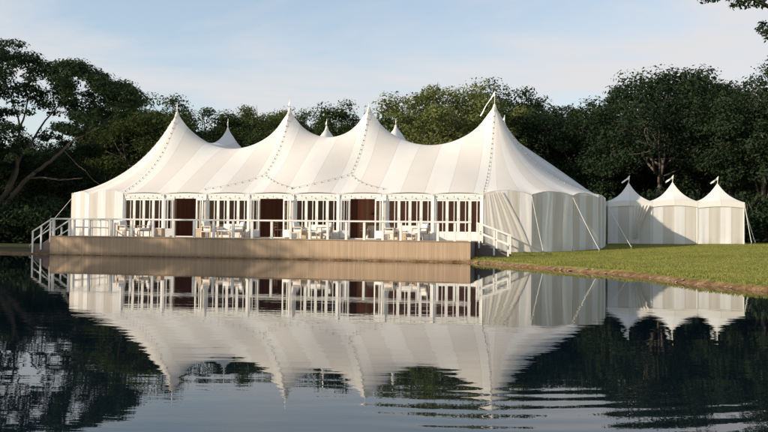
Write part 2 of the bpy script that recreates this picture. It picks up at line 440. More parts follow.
me.from_pydata(vv.tolist(), [], ff.tolist()); me.materials.append(M['ground'])
me.polygons.foreach_set('use_smooth', [True] * len(me.polygons))
g = bpy.data.objects.new('ground', me); COL.objects.link(g); g['kind'] = 'structure'

wb = MB(); 
sheet(wb, lambda s, t: (-100 + 125 * s, -12 + 80 * t, 0.0), 1, 1, lambda s, t: (s, t))
# keep the water sheet under the land: it is a flat sheet, land above 0 hides it
wobj = wb.build('pond_water', M['water']); wobj['kind'] = 'structure'
def gz(x, y): return float(ground_z(np.array([[x]]), np.array([[y]]))[0, 0])

# ------------------------------------------------------------------ the big tent: roof form
VF = 41.625; RAD = 6.375; V1 = VF + RAD; V2 = V1 + 8.075; VR = V2 + RAD
PU = [-24.5, -16.85, -11.75, -4.1]
BAY = 2.55; ZE = 3.36; ZP = 8.95; DK = 0.95
H0 = 0.2125
def ridge_frac(x, m):                          # sagging ridge between two peaks, x = 0 mid, 1 at a peak
    return m + (1 - m) * (0.82 * x ** 1.9 + 0.18 * x ** 6)
MR = {0: 0.585, 1: 0.70, 2: 0.60}; MC = 0.80
def slope_prof(t, k):
    gp = 0.42 * t + 0.58 * t ** 3; gm = 1.22 * t - 0.22 * t * t
    return gp * k + gm * (1 - k)
def roof_form():
    """height of the stretched canvas: conical at the peaks, saddle shaped between them"""
    n0 = 4
    nu = int(round((PU[3] - PU[0] + 2 * RAD) / H0)) + 1 + 2 * n0; nv = int(round((VR - VF) / H0)) + 1 + 2 * n0
    u0 = PU[0] - RAD - n0 * H0; v0 = VF - n0 * H0
    Z = np.zeros((nu, nv)); fix = np.zeros((nu, nv), bool)
    for i in range(nu):
        for j in range(nv):
            u = u0 + i * H0; v = v0 + j * H0
            cu = min(max(u, PU[0]), PU[3]); cv = min(max(v, V1), V2); r = math.hypot(u - cu, v - cv); t = max(0.0, 1 - r / RAD)
            if r > RAD - 0.01: fix[i, j] = True
            fu = fv = 1.0; xu = xv = 1.0
            for k in range(3):
                if PU[k] <= cu <= PU[k + 1]:
                    xu = abs(cu - (PU[k] + PU[k + 1]) / 2) / ((PU[k + 1] - PU[k]) / 2); fu = ridge_frac(xu, MR[k])
            xv = abs(cv - (V1 + V2) / 2) / ((V2 - V1) / 2); fv = ridge_frac(xv, MC)
            if r > 1e-6:
                x = xu if abs(cv - v) > 1e-6 and cu == u else (xv if cv == v else 1.0)
                base = fu if cu == u and abs(cv - v) > 1e-6 else (fv if cv == v else 1.0)
                Z[i, j] = ZE + (ZP - ZE) * base * slope_prof(t, x ** 1.6)
            else:
                w = 0.40 + 0.60 * xu ** 2
                Z[i, j] = ZE + (ZP - ZE) * fu * (1 - (1 - fv) * w)
            if xu > 0.999 and xv > 0.999 and r < 1e-6: fix[i, j] = True; Z[i, j] = ZP
    # relax the creases, less so near the peaks
    uu = u0 + np.arange(nu) * H0; vv_ = v0 + np.arange(nv) * H0
    U, V = np.meshgrid(uu, vv_, indexing='ij'); dm = np.full(U.shape, 99.0)
    for pu in PU:
        for pv in (V1, V2): dm = np.minimum(dm, np.hypot(U - pu, V - pv))
    w = np.clip((dm - 0.5) / 2.0, 0, 1) * 0.8; w[fix] = 0
    for it in range(26):
        A = Z.copy(); A[1:-1, 1:-1] = 0.25 * (Z[2:, 1:-1] + Z[:-2, 1:-1] + Z[1:-1, 2:] + Z[1:-1, :-2]); Z = Z + w * (A - Z)
    return u0, v0, Z
RU0, RV0, RZ = roof_form()
def roof_raw(u, v):
    a = (u - RU0) / H0; b = (v - RV0) / H0
    a = min(max(a, 0), RZ.shape[0] - 1.001); b = min(max(b, 0), RZ.shape[1] - 1.001)
    i, j = int(a), int(b); fa, fb = a - i, b - j
    return (RZ[i, j]*(1-fa)+RZ[i+1, j]*fa)*(1-fb)+(RZ[i, j+1]*(1-fa)+RZ[i+1, j+1]*fa)*fb
print('ridge 3-4', roof_raw((PU[2]+PU[3])/2, V1), 'ridge 2-3', roof_raw((PU[1]+PU[2])/2, V1), 'mid', roof_raw((PU[2]+PU[3])/2, (V1+V2)/2))
SEG = R(22.5)
def edge_pt(kind, s):
    """perimeter point for arc-length style coordinate. kind: front, rear, right, left, and four corners"""
    pass
def polyR(th):
    """radius of the polygonal corner at angle th (poles every 22.5 deg)"""
    m = (th % SEG) - SEG / 2
    return RAD * math.cos(SEG / 2) / math.cos(m)
def scal(fr):                                 # catenary edge between two poles, 0 at a pole, 1 mid bay
    return 1 - (2 * fr - 1) ** 2
def roof_pt(u, v, fr, dist, amp):
    z = roof_raw(u, v)
    z += amp * (scal(fr) - 0.1) * math.exp(-dist / 0.9)
    return (u, v, z)
tent_o = ((PU[0] + PU[3]) / 2, (V1 + V2) / 2)
tent = thing('sailcloth_tent', W(*tent_o), -TA, 'long white sailcloth marquee with four tall peaks along its front, behind the wooden deck', 'tent')
def TB(mb, name, mat, parent=tent, smooth=False):
    return mb.build(name, mat, parent, smooth, off=(tent_o[0], tent_o[1], 0))
rb = MB()
NS = 96; 
def ease(t): return t
# front and rear slopes
for sgn in (1, -1):
    for i in range(8):
        ua = PU[3] - (i + 1) * BAY
        def fn(s, t, ua=ua, sgn=sgn):
            u = ua + BAY * s; inn = 0.07 * scal(s) * (1 - t); d = RAD * (1 - (1 - t)) if False else t * RAD
            v = VF + inn + (RAD - inn) * t
            z = roof_pt(u, v, s, t * RAD, 0.04)[2]
            if sgn < 0: v = VR - (v - VF)
            return (u, v, z)
        sheet(rb, fn if sgn > 0 else (lambda s, t, f=fn: f(1 - s, t)), 10, 30,
              (lambda s, t, ua=ua, sgn=sgn: ((ua + BAY * (s if sgn > 0 else 1 - s)), t * RAD)))
# middle
sheet(rb, lambda s, t: (PU[0] + 20.4 * s, V1 + 8.075 * t, roof_raw(PU[0] + 20.4 * s, V1 + 8.075 * t)), 96, 36,
      lambda s, t: (PU[0] + 20.4 * s, 8 * t))
# rounded corners and straight ends
for eu, su in ((PU[3], 1), (PU[0], -1)):
    for cv, sv in ((V1, -1), (V2, 1)):
        def fn(s, t, eu=eu, su=su, cv=cv, sv=sv):
            th = s * math.pi / 2; fr = (th % SEG) / SEG
            r = RAD * (1 - (1 - polyR(min(th, math.pi / 2 - 1e-6)) * (1 - 0.022 * scal(fr)) / RAD) * (1 - t) ** 5) * (1 - t)
            u = eu + su * math.sin(th) * r; v = cv + sv * math.cos(th) * r
            z = roof_pt(eu + su * math.sin(th) * (1 - t) * RAD, cv + sv * math.cos(th) * (1 - t) * RAD, fr, RAD * t, 0.22)[2]
            return (u, v, z)
        fl = (su * sv > 0)
        g2 = (lambda s, t, f=fn: f(1 - s, t)) if not fl else fn
        # unwrap so that the stripes keep the spacing of the straight side
        uvf = (lambda s, t, fl=fl, eu=eu, su=su: (eu + su * (s if fl else 1 - s) * 10.2, t * RAD))
        sheet(rb, (lambda s, t, f=g2: f(s, t)), 40, 30, uvf)
    def fn(s, t, eu=eu, su=su):
        fr = (s * 3) % 1.0
        v = V1 + 8.075 * s; u = eu + su * RAD * (1 - 0.01 * scal(fr)) * (1 - t)
        return (u, v, roof_pt(eu + su * RAD * (1 - t), v, fr, RAD * t, 0.20 * min(1, 6 * s) * min(1, 6 * (1 - s)))[2])
    sheet(rb, fn if su > 0 else (lambda s, t, f=fn: f(1 - s, t)), 36, 30, lambda s, t: (8.075 * s, t * RAD))
roof = TB(rb, 'roof', M['roof'], smooth=True)

# perimeter pole positions (u, v)
def perim():
    out = []
    for i in range(9): out.append((PU[3] - BAY * i, VF, 'f'))
    for k in (1, 2, 3, 4): out.append((PU[0] - RAD * math.sin(SEG * k), V1 - RAD * math.cos(SEG * k), 'l'))
    for k in (1, 2): out.append((PU[0] - RAD, V1 + 8.075 * k / 3, 'l'))
    for k in (4, 3, 2, 1): out.append((PU[0] - RAD * math.sin(SEG * k), V2 + RAD * math.cos(SEG * k), 'l'))
    for i in range(9): out.append((PU[0] + BAY * i, VR, 'b'))
    for k in (1, 2, 3, 4): out.append((PU[3] + RAD * math.sin(SEG * k), V2 + RAD * math.cos(SEG * k), 'r'))
    for k in (2, 1): out.append((PU[3] + RAD, V1 + 8.075 * k / 3, 'r'))
    for k in (4, 3, 2, 1): out.append((PU[3] + RAD * math.sin(SEG * k), V1 - RAD * math.cos(SEG * k), 'r'))
    return out
PER = perim()
def edge_z(kind): return ZE - {'f': 0.035, 'b': 0.035, 'l': 0.105, 'r': 0.105}[kind]
def gzu(u, v):
    p = W(u, v); return gz(p.x, p.y)
for (u, v, k) in PER:
    b = 0.0
    base = DK if k == 'f' or u < -26 and v < V1 else gzu(u, v) - 0.1
    iu = min(max(u, PU[0]), PU[3]) - u; iv = min(max(v, V1), V2) - v; il = math.hypot(iu, iv)
    pu_, pv_ = (u + iu / il * 0.09, v + iv / il * 0.09) if k in 'lr' else (u, v)
    mb = MB(); mb.tube([(pu_, pv_, base), (pu_, pv_, edge_z(k) - 0.02)], 0.04, 8); TB(mb, 'side_pole', M['white'])
for pu in PU:
    for pv in (V1, V2):
        mb = MB(); mb.tube([(pu, pv, gzu(pu, pv) - 0.1), (pu, pv, ZP - 0.06)], [0.085, 0.06], 10); TB(mb, 'centre_pole', M['pole'])
# hoist rings (skirts of rope at the peak) and flags
fl_spec = {(0, 0): (0.62, 'blade'), (1, 0): (0.68, 'blade'), (2, 0): (0.30, 'tiny'), (3, 0): (0.80, 'long'),
           (0, 1): (0.70, 'blade'), (1, 1): (0.55, 'blade'), (2, 1): (0.45, 'tiny'), (3, 1): (0.55, 'blade')}
def pennant(mb, top, length, width, dr, droop, wav=0.05, n=14):
    """long narrow flag blown along dr and drooping"""
    def fn(s, t):
        w = width * (1 - 0.75 * s)
        x = s * length
        p = Vector(top) + Vector((dr[0], dr[1], 0)) * x + Vector((0, 0, -droop * x - 0.12 * x * s)) + Vector((0, 0, -w * (1 - t)))
        p += Vector((dr[1], -dr[0], 0)) * wav * math.sin(s * 9) * s + Vector((dr[0], dr[1], 0)) * 0.03 * math.sin(t * 3 + s * 5)
        return tuple(p)
    sheet(mb, fn, n, 3, lambda s, t: (s, t))
for (i, j), (hh, kd) in fl_spec.items():
    pu, pv = PU[i], (V1, V2)[j]
    mb = MB(); mb.lathe([(0.17, ZP - 0.27), (0.10, ZP - 0.08), (0.075, ZP + 0.03), (0.02, ZP + 0.05)], 12, (pu, pv))
    TB(mb, 'peak_cap', M['roof'], smooth=True)
    mb = MB(); mb.tube([(pu, pv, ZP), (pu, pv, ZP + hh)], 0.018, 6); mb.lathe([(0, ZP + hh - 0.02), (0.035, ZP + hh), (0.0, ZP + hh + 0.04)], 8, (pu, pv))
    fp = TB(mb, 'flagpole', M['white'])
    mb = MB()
    if kd == 'long': pennant(mb, (pu - 0.02, pv, ZP + hh), 1.05, 0.20, (-0.85, 0.5), 1.15)
    elif kd == 'blade': pennant(mb, (pu - 0.02, pv, ZP + hh), 0.50, 0.26, (-0.45, 0.86), 0.9, 0.06)
    else: pennant(mb, (pu, pv, ZP + hh), 0.32, 0.16, (-0.3, 0.9), 0.8, 0.04)
    mb.build('pennant', M['flag'], fp, True, off=(tent_o[0], tent_o[1], 0))

# ---- fabric walls
def fold(x, seed): return 0.5 * math.sin(x * 7.1 + seed) + 0.3 * math.sin(x * 15.7 + 2.3 * seed) + 0.2 * math.sin(x * 31 + seed)
def wall_panel(a, b, ka, kb, s0, name='wall_panel', zb=None, fr0=0.0, fr1=1.0, amp=0.016, mat=None):
    (u0, v0), (u1, v1) = a, b; L = math.hypot(u1 - u0, v1 - v0); nx_, ny_ = (v1 - v0) / L, -(u1 - u0) / L
    za, zc = edge_z(ka), edge_z(kb); mb = MB()
    sc_amp = 0.22 if ka != 'f' and ka != 'b' else 0.10
    if (ka == 'f') != (kb == 'f'): sc_amp = 0.22
    def fn(s, t):
        fr = fr0 + (fr1 - fr0) * s
        u = u0 + (u1 - u0) * fr; v = v0 + (v1 - v0) * fr
        top = za + (zc - za) * fr + sc_amp * scal(fr) + 0.05
        bot = (zb if zb is not None else gzu(u, v) + 0.015)
        z = bot + (top - bot) * t
        o = amp * fold(s0 + fr * L + 0.12 * math.sin(t * 3 + s0), s0) * (0.35 + 0.65 * math.sin(math.pi * min(1, 1.25 * (1 - t) + 0.12))) - 0.005
        if t < 0.08: o -= 0.05 * math.sin(fr * L * 2.2 + s0) * (1 - t / 0.08)
        return (u + nx_ * o, v + ny_ * o, z)
    sheet(mb, fn, 40, 14, lambda s, t: (s0 + L / L * (fr0 + (fr1 - fr0) * s) * BAY, t))
    return TB(mb, name, mat or M['wallcloth'], smooth=True)
N_ = len(PER)
for i in range(N_):
    a, b = PER[i], PER[(i + 1) % N_]
    mid_u = (a[0] + b[0]) / 2; mid_v = (a[1] + b[1]) / 2
    if a[2] == 'f' and b[2] == 'f': continue
    if a[2] == 'b' and b[2] == 'b': 
        continue
    zb = None
    if b[2] == 'l' and mid_v < V1 or a[2] == 'l' and mid_v < V1 and False: zb = gzu(mid_u, mid_v) + 0.02
    s0 = i * BAY
    wall_panel((a[0], a[1]), (b[0], b[1]), a[2] if a[2] != 'f' else 'f', b[2], s0)
# swagged entrance drape beside the steps
a = (PU[3], VF); b = (PER[-1][0], PER[-1][1])
def swag(fa, fb, ta, tb, name, off, seed, topdrop=0.0):
    """drape whose top runs fa..fb and whose foot runs ta..tb (fractions of the bay)"""
    L = math.hypot(b[0] - a[0], b[1] - a[1]); dx, dy = (b[0] - a[0]) / L, (b[1] - a[1]) / L; nx_, ny_ = dy, -dx
    mb = MB()
    def fn(s, t):
        e = t ** 1.25
        fr = (ta + (tb - ta) * s) * (1 - e) + (fa + (fb - fa) * s) * e
        u = a[0] + dx * L * fr; v = a[1] + dy * L * fr
        bot = gzu(u, v) + 0.03 + topdrop; top = ZE + 0.20 * scal(min(1, max(0, fr))) - 0.08
        z = bot + (top - bot) * t
        o = off + 0.012 * math.sin(s * 26 + seed + 1.2 * t) * (0.3 + 0.7 * (1 - abs(2 * t - 1))) + 0.005 * math.sin(s * 55 + seed)
        return (u + nx_ * o, v + ny_ * o, z)
    sheet(mb, fn, 70, 16, lambda s, t: (s, t))
    return TB(mb, name, M['sheer'], smooth=True)
swag(0.03, 0.40, 0.03, 0.98, 'drape', 0.05, 0.3, 0.0)
# rope trim along the roof edge of the round ends: thin hem
hem = MB()
for i in range(N_):
    a_, b_ = PER[i], PER[(i + 1) % N_]
    amp = 0.05 if (a_[2] in 'fb' and b_[2] in 'fb') else 0.22
    L = math.hypot(b_[0]-a_[0], b_[1]-a_[1]); nx_, ny_ = -(b_[1]-a_[1])/L, (b_[0]-a_[0])/L
    pts = []
    for k in range(13):
        f = k / 12; inn = 0.0
        z = (edge_z(a_[2]) * (1 - f) + edge_z(b_[2]) * f) + amp * scal(f) + (0.07 if a_[2] in 'lr' or b_[2] in 'lr' else 0.0)
        pts.append((a_[0]+(b_[0]-a_[0])*f + nx_*-0.03, a_[1]+(b_[1]-a_[1])*f + ny_*-0.03, z))
    hem.tube(pts, 0.014, 5, False)
TB(hem, 'edge_rope', M['rope'])

# ---- the glazed front: header beam, posts, french doors
mb = MB(); mb.box(PU[0] - 0.06, PU[3] + 0.06, VF + 0.03, VF + 0.15, 3.09, 3.36); TB(mb, 'header_beam', M['frame'])
mb = MB(); mb.box(PU[0], PU[3], VF + 0.02, VF + 0.13, DK, DK + 0.05); TB(mb, 'door_sill', M['frame'])
for i in range(9):
    u = PU[3] - BAY * i; w = 0.09
    mb = MB(); mb.box(u - w, u + w, VF + 0.0, VF + 0.16, DK + 0.052, 3.088); TB(mb, 'door_post', M['frame'])
ZT, ZB = 3.085, DK + 0.055
def leaf_mb(w):
    """one french door leaf, hinge at x=0, front face at y=0"""
    h = ZT - ZB; f = MB(); t = 0.045; st = 0.075
    f.box(0.004, st, 0, t, ZB, ZT - 0.003); f.box(w - st, w - 0.004, 0, t, ZB, ZT - 0.003)
    f.box(st, w - st, 0.001, t - 0.001, ZT - 0.10, ZT - 0.004); f.box(st, w - st, 0.001, t - 0.001, ZB + 0.002, ZB + 0.40)
    f.box(st + 0.05, w - st - 0.05, -0.010, 0.0005, ZB + 0.08, ZB + 0.33)       # raised kick panel
    mx = st + (w - 2 * st) * 0.66
    f.box(mx - 0.02, mx + 0.02, 0.006, t - 0.006, ZB + 0.40, ZT - 0.10)          # upright glazing bar
    g_ = MB(); g_.box(st, w - st, 0.018, 0.026, ZB + 0.40, ZT - 0.10)
    k = MB(); k.tube([(w - 0.04, -0.035, ZB + 1.0), (w - 0.04, -0.035, ZB + 1.12)], 0.008, 6)
    k.tube([(w - 0.04, 0.0, ZB + 1.0), (w - 0.04, -0.035, ZB + 1.0)], 0.006, 6); k.tube([(w - 0.04, 0.0, ZB + 1.12), (w - 0.04, -0.035, ZB + 1.12)], 0.006, 6)
    return f, g_, k
leaf_protos = {}
def leaf(u, v, w, ang=0.0):
    key = round(w, 3)
    if key not in leaf_protos:
        f, g_, k = leaf_mb(w)
        lf = f.build('french_door', M['frame'], tent); g_.build('glass_pane', M['glass'], lf); k.build('door_handle', M['metal'], lf)
        leaf_protos[key] = lf; o = lf
    else:
        o = copy_tree(leaf_protos[key], tent)
    o.location = (u - tent_o[0], v - tent_o[1], 0); o.rotation_euler = (0, 0, ang)
    return o
bays = ['w', 'w', 'd', 'w', 'd', 'w', 'd', 'w']
for i, kd in enumerate(bays):
    ur = PU[3] - BAY * i - 0.092; ul = PU[3] - BAY * (i + 1) + 0.092; wd = ur - ul
    if kd == 'w':
        w = wd / 4
        for k in range(4): leaf(ul + k * w, VF + 0.05, w)
    else:
        w = wd * 0.215
        # a leaf standing open on each side, the outer ones folded back against them
        leaf(ul, VF + 0.05, w, 0.0); leaf(ul + w - 0.01, VF - 0.035, w * 0.98, R(180 + 14))
        leaf(ur - w, VF + 0.05, w, 0.0)
        leaf(ur - w + 0.01, VF - 0.055, w * 0.98, R(-16))
# interior
mb = MB(); mb.box(PU[0] - 3.2, PU[3] + 0.0, VF + 0.17, VR - 1.2, 0.80, DK - 0.01); TB(mb, 'tent_floor', M['floor'])
for ua_, ub_, mk in ((PU[0] - 3, -12.6, 'brown'), (-12.6, PU[3] + 3, 'brownlit')):  # added backdrop; its two tones stand in for the dim and lit interior
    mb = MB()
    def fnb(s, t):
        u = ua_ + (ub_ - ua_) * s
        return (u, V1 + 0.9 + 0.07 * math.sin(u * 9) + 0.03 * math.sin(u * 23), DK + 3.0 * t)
    sheet(mb, fnb, 150, 6, lambda s, t: (s, t)); TB(mb, 'added_backdrop', M[mk], smooth=True)
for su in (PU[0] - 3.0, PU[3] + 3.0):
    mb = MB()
    sheet(mb, lambda s, t: (su + 0.05 * math.sin(s * 90), V1 - 3.0 + 3.9 * s, DK + 3.0 * t), 120, 6, lambda s, t: (s, t)); TB(mb, 'added_backdrop', M['brown'], smooth=True)

# guy ropes with stakes
def guy(u0, v0, z0, px, py, r=0.011, parent=tent, off=tent_o):
    p = W(u0, v0, z0)
    g0 = gz(px, py)
    # world -> local
    uu = px * ca - py * sa; vv_ = px * sa + py * ca
    mb = MB(); n = 10; pts = []
    for k in range(n + 1):
        f = k / n; pts.append((u0 + (uu - u0) * f, v0 + (vv_ - v0) * f, z0 + (g0 + 0.12 - z0) * f - 0.05 * math.sin(math.pi * f)))
    mb.tube(pts, r, 6)
    rp = mb.build('guy_rope', M['rope'], parent, False, off=(off[0], off[1], 0))
    sb = MB(); d = Vector((u0 - uu, v0 - vv_, 0)).normalized()
    sb.tube([(uu + d.x * 0.10, vv_ + d.y * 0.10, g0 - 0.25), (uu - d.x * 0.03, vv_ - d.y * 0.03, g0 + 0.20)], 0.022, 6)
    sb.build('stake', M['metal'], rp, False, off=(off[0], off[1], 0))
def pix(px, y, z):
    """ground point under a pixel column at distance y"""
    return ((px - 384) / F_PX * y, y)
q = PER[-1]; guy(q[0], q[1], edge_z('r'), *pix(543.5, 39.2, 0))
q = PER[-2]; guy(q[0], q[1], edge_z('r'), *pix(599.5, 40.6, 0))
q = PER[-4]; guy(q[0], q[1], edge_z('r'), *pix(631.5, 43.2, 0))
q = PER[11]; guy(q[0], q[1], edge_z('l'), *pix(30, 47.5, 0))
for k in (4, 5):
    q = PER[9 + k]; p = W(q[0] - 2.4, q[1]); guy(q[0], q[1], edge_z('l'), p.x, p.y)

# ------------------------------------------------------------------ festoon lights on the roof
def on_roof(u, v, lift=0.05):
    return Vector((u, v, roof_raw(u, v) + lift))
bulb_me = None
def string_light(pts, label, spacing=0.42, name='string_light'):
    """pts in (u,v,z); one thing: cable with a child for each bulb"""
    global bulb_me
    o0 = pts[0]; root = thing(name, W(o0[0], o0[1], 0), -TA, label, 'string lights', 'festoon lights strung over the big tent')
    mb = MB(); mb.tube(pts, 0.004, 5, False); mb.build('cable', M['cable'], root, False, off=(o0[0], o0[1], 0))
    acc = 0; last = Vector(pts[0]); nxt = spacing * 0.5
    for p in pts[1:]:
        p = Vector(p); L = (p - last).length
        while acc + L >= nxt:
            q = last + (p - last) * ((nxt - acc) / L); 
            if bulb_me is None:
                bb = MB(); bb.lathe([(0.0, 0.01), (0.013, 0.005), (0.013, -0.02), (0.026, -0.045), (0.028, -0.065), (0.017, -0.088), (0.0, -0.094)], 8)
                bo = bb.build('bulb', M['bulb'], root, True); bulb_me = bo.data
            else:
                bo = bpy.data.objects.new('bulb', bulb_me); COL.objects.link(bo); bo.parent = root
            bo.location = (q.x - o0[0], q.y - o0[1], q.z + 0.0); nxt += spacing
        acc += L; last = p
def seam_line(pu, v0, v1, n=26, du=0.0):
    return [tuple(on_roof(pu + du * k / n, v0 + (v1 - v0) * k / n, 0.09)) for k in range(n + 1)]
names = ['leftmost', 'second', 'third', 'rightmost']
for i, nm in ((1, 'second'), (2, 'third')):
    string_light(seam_line(PU[i], V1 - 0.12, V1 - 4.1), f'line of dark bulbs running down the front slope from the {nm} front peak')
string_light(seam_line(PU[3], V1 - 0.12, VF + 0.2), 'line of dark bulbs running down the whole front slope from the rightmost front peak')
string_light(seam_line(PU[0], V1 - 0.12, VF + 0.2), 'line of dark bulbs running down the whole front slope from the leftmost front peak')
def swagline(ua, va, ub, vb, n=16, sag=0.35):
    out = []
    for k in range(n + 1):
        f = k / n; u = ua + (ub - ua) * f; v = va + (vb - va) * f - sag * math.sin(math.pi * f)
        out.append(tuple(on_roof(u, max(v, VF + 0.12), 0.09)))
    return out
for i, nm in ((1, 'second'), (2, 'third')):
    string_light(swagline(PU[i], V1 - 4.1, PU[i] - 2.9, VF + 0.35), f'short swag of bulbs falling left over the lower roof below the {nm} front peak')
    string_light(swagline(PU[i], V1 - 4.1, PU[i] + 2.5, VF + 0.35), f'short swag of bulbs falling right over the lower roof below the {nm} front peak')
def arcline(th, eu, su, cv, sv):
    return [tuple(on_roof(eu + su * math.sin(th) * RAD * k / 26, cv + sv * math.cos(th) * RAD * k / 26, 0.09)) for k in range(1, 26)]
string_light(arcline(R(67.5), PU[3], 1, V1, -1), 'line of bulbs down the right rounded end of the roof, along its right outline')
string_light(arcline(R(67.5), PU[0], -1, V1, -1), 'line of bulbs down the left rounded end of the roof, along its left outline')
ev = []
for i in range(8 * 8 + 1):
    u = PU[0] + BAY * i / 8; f = (i % 8) / 8; ev.append((u, VF - 0.10, ZE - 0.03 - 0.09 * scal(f)))
string_light(ev, 'long level string of bulbs hung along the front eave above the glass doors', 0.55)

# ------------------------------------------------------------------ deck
DU0, DU1 = -25.4, -4.12
dk_o = ((DU0 + DU1) / 2, PV)
deck = thing('deck', W(*dk_o), -TA, 'long raised wooden deck at the water edge in front of the tent', 'deck')
def DB(mb, name, mat, parent=deck, smooth=False): return mb.build(name, mat, parent, smooth, off=(dk_o[0], dk_o[1], 0))
mb = MB(); v = PV - 0.03
while v < VF - 0.02:
    mb.box(DU0, DU1 + 0.02, v, min(v + 0.134, VF - 0.01), DK - 0.035, DK); v += 0.14
DB(mb, 'deck_boards', M['deck'])
mb = MB(); n = int((DU1 - DU0) / 0.08)
for k in range(n):
    u = DU0 + (DU1 - DU0) * k / n; j = 0.004 * math.sin(k * 12.9)
    mb.box(u + 0.003, u + (DU1 - DU0) / n - 0.003, PV + j, PV + 0.022 + j, 0.02, DK - 0.037)
DB(mb, 'front_skirt', M['skirt'])
M['skirt_shaded'] = boardmat('skirt_shaded_boards', (0.15, 0.115, 0.105), 0.12, axis=1)  # darker boards: shade on the deck sides and stairs put into the colour
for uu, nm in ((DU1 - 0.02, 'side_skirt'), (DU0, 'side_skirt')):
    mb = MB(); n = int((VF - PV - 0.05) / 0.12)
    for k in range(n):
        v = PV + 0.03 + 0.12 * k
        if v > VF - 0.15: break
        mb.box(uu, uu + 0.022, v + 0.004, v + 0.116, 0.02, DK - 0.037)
    DB(mb, nm, M['skirt_shaded'])
mb = MB(); mb.box(DU0 + 0.1, DU1 - 0.1, PV + 0.06, PV + 0.12, 0.3, DK - 0.04); DB(mb, 'rim_joist', M['tan'])
def u_of(px, V):
    xh = (px - 384) / F_PX; Y = V / (ca + xh * sa); return Y * (xh * ca - sa)
posts = [54, 70, 90, 112, 132, 153.5, 174, 194.5, 214, 233.5, 252.5, 272, 291, 310, 328, 346.5, 364.5, 383, 401, 419, 438, 455, 470]
pus = [u_of(p, PV + 0.1) for p in posts]
RH = 0.90
for p in pus:
    w = 0.055
    mb = MB(); mb.box(p - w, p + w, PV + 0.045, PV + 0.145, DK, DK + RH - 0.077); DB(mb, 'railing_post', M['white'])
mb = MB(); mb.box(DU0 - 0.02, DU1 + 0.02, PV + 0.02, PV + 0.17, DK + RH - 0.075, DK + RH); DB(mb, 'top_rail', M['white'])
# rail returns at both ends
for uu in (DU0 + 0.06, DU1 - 0.06):
    va, vb = (PV + 3.3, VF - 0.12) if uu > -10 else (PV + 2.0, VF - 0.12)
    mb = MB(); mb.box(uu - 0.05, uu + 0.05, va, vb, DK + RH - 0.043, DK + RH); mb.box(uu - 0.03, uu + 0.03, va, vb, DK + 0.42, DK + 0.49); DB(mb, 'side_rail', M['white'])
    nn = 2 if uu > -10 else 4
    for k in range(nn + 1):
        v = va + (vb - va) * k / nn
        mb = MB(); mb.box(uu - 0.04, uu + 0.04, v - 0.04, v + 0.04, DK, DK + RH - 0.045); DB(mb, 'railing_post', M['white'])

def stairs(u_start, sgn, v0, v1, nstep, tread, zbot, label):
    st = thing('staircase', W(u_start, v0), -TA, label, 'steps')
    def SB(mb, name, mat): return mb.build(name, mat, st, False, off=(u_start, v0, 0))
    rise = (DK - zbot) / nstep
    for k in range(1, nstep):
        z = DK - rise * k; ua = u_start + sgn * tread * (k - 1); ub = u_start + sgn * (tread * k + 0.02)
        mb = MB(); mb.box(min(ua, ub), max(ua, ub), v0 + 0.045, v1 - 0.045, z - 0.035, z); SB(mb, 'tread', M['skirt'])
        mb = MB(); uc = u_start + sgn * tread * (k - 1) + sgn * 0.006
        mb.box(min(uc, uc - sgn * 0.012) , max(uc, uc - sgn * 0.012), v0 + 0.05, v1 - 0.05, z + 0.002, z + rise - 0.037); SB(mb, 'riser', M['skirt_shaded'])
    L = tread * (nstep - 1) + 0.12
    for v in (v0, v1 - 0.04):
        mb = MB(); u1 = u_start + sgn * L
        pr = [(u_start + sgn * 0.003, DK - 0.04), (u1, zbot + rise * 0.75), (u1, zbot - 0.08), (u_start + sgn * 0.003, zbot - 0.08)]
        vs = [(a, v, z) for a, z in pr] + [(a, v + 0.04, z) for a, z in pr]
        mb.add(vs, [(0, 1, 2, 3), (7, 6, 5, 4), (0, 4, 5, 1), (1, 5, 6, 2), (2, 6, 7, 3), (3, 7, 4, 0)]); SB(mb, 'stringer', M['skirt_shaded'])
        vc = v + 0.02
        def rail(z, w, name):
            mb = MB(); a0 = u_start + sgn * 0.05; a1 = u_start + sgn * (L + 0.02); zs = DK + z; ze = zbot + rise + z
            vs = [(a0, vc - w, zs - .04), (a0, vc + w, zs - .04), (a0, vc + w, zs + .02), (a0, vc - w, zs + .02), (a1, vc - w, ze - .04), (a1, vc + w, ze - .04), (a1, vc + w, ze + .02), (a1, vc - w, ze + .02)]
            mb.add(vs, [(0, 1, 2, 3), (7, 6, 5, 4), (0, 4, 5, 1), (1, 5, 6, 2), (2, 6, 7, 3), (3, 7, 4, 0)]); SB(mb, name, M['white'])
        rail(RH - 0.02, 0.045, 'handrail'); rail(0.42, 0.025, 'mid_rail')
        for f in (0.10, 0.55, 0.97):
            uu = u_start + sgn * L * f; zt = DK + RH - 0.06 - (DK - zbot - rise) * f; mb = MB()
            mb.box(uu - 0.04, uu + 0.04, vc - 0.065 if v == v0 else vc + 0.022, vc - 0.022 if v == v0 else vc + 0.065, max(zbot - 0.05, DK - (DK - zbot) * f - 0.25), zt - 0.01); SB(mb, 'stair_post', M['white'])
    return st
stairs(DU1 + 0.03, 1, PV + 1.9, PV + 3.3, 5, 0.36, 0.22, 'white railed steps going down from the right end of the deck to the lawn')
stairs(DU0 - 0.03, -1, PV + 0.25, PV + 1.9, 5, 0.26, 0.10, 'white railed steps going down from the left end of the deck to the bank')

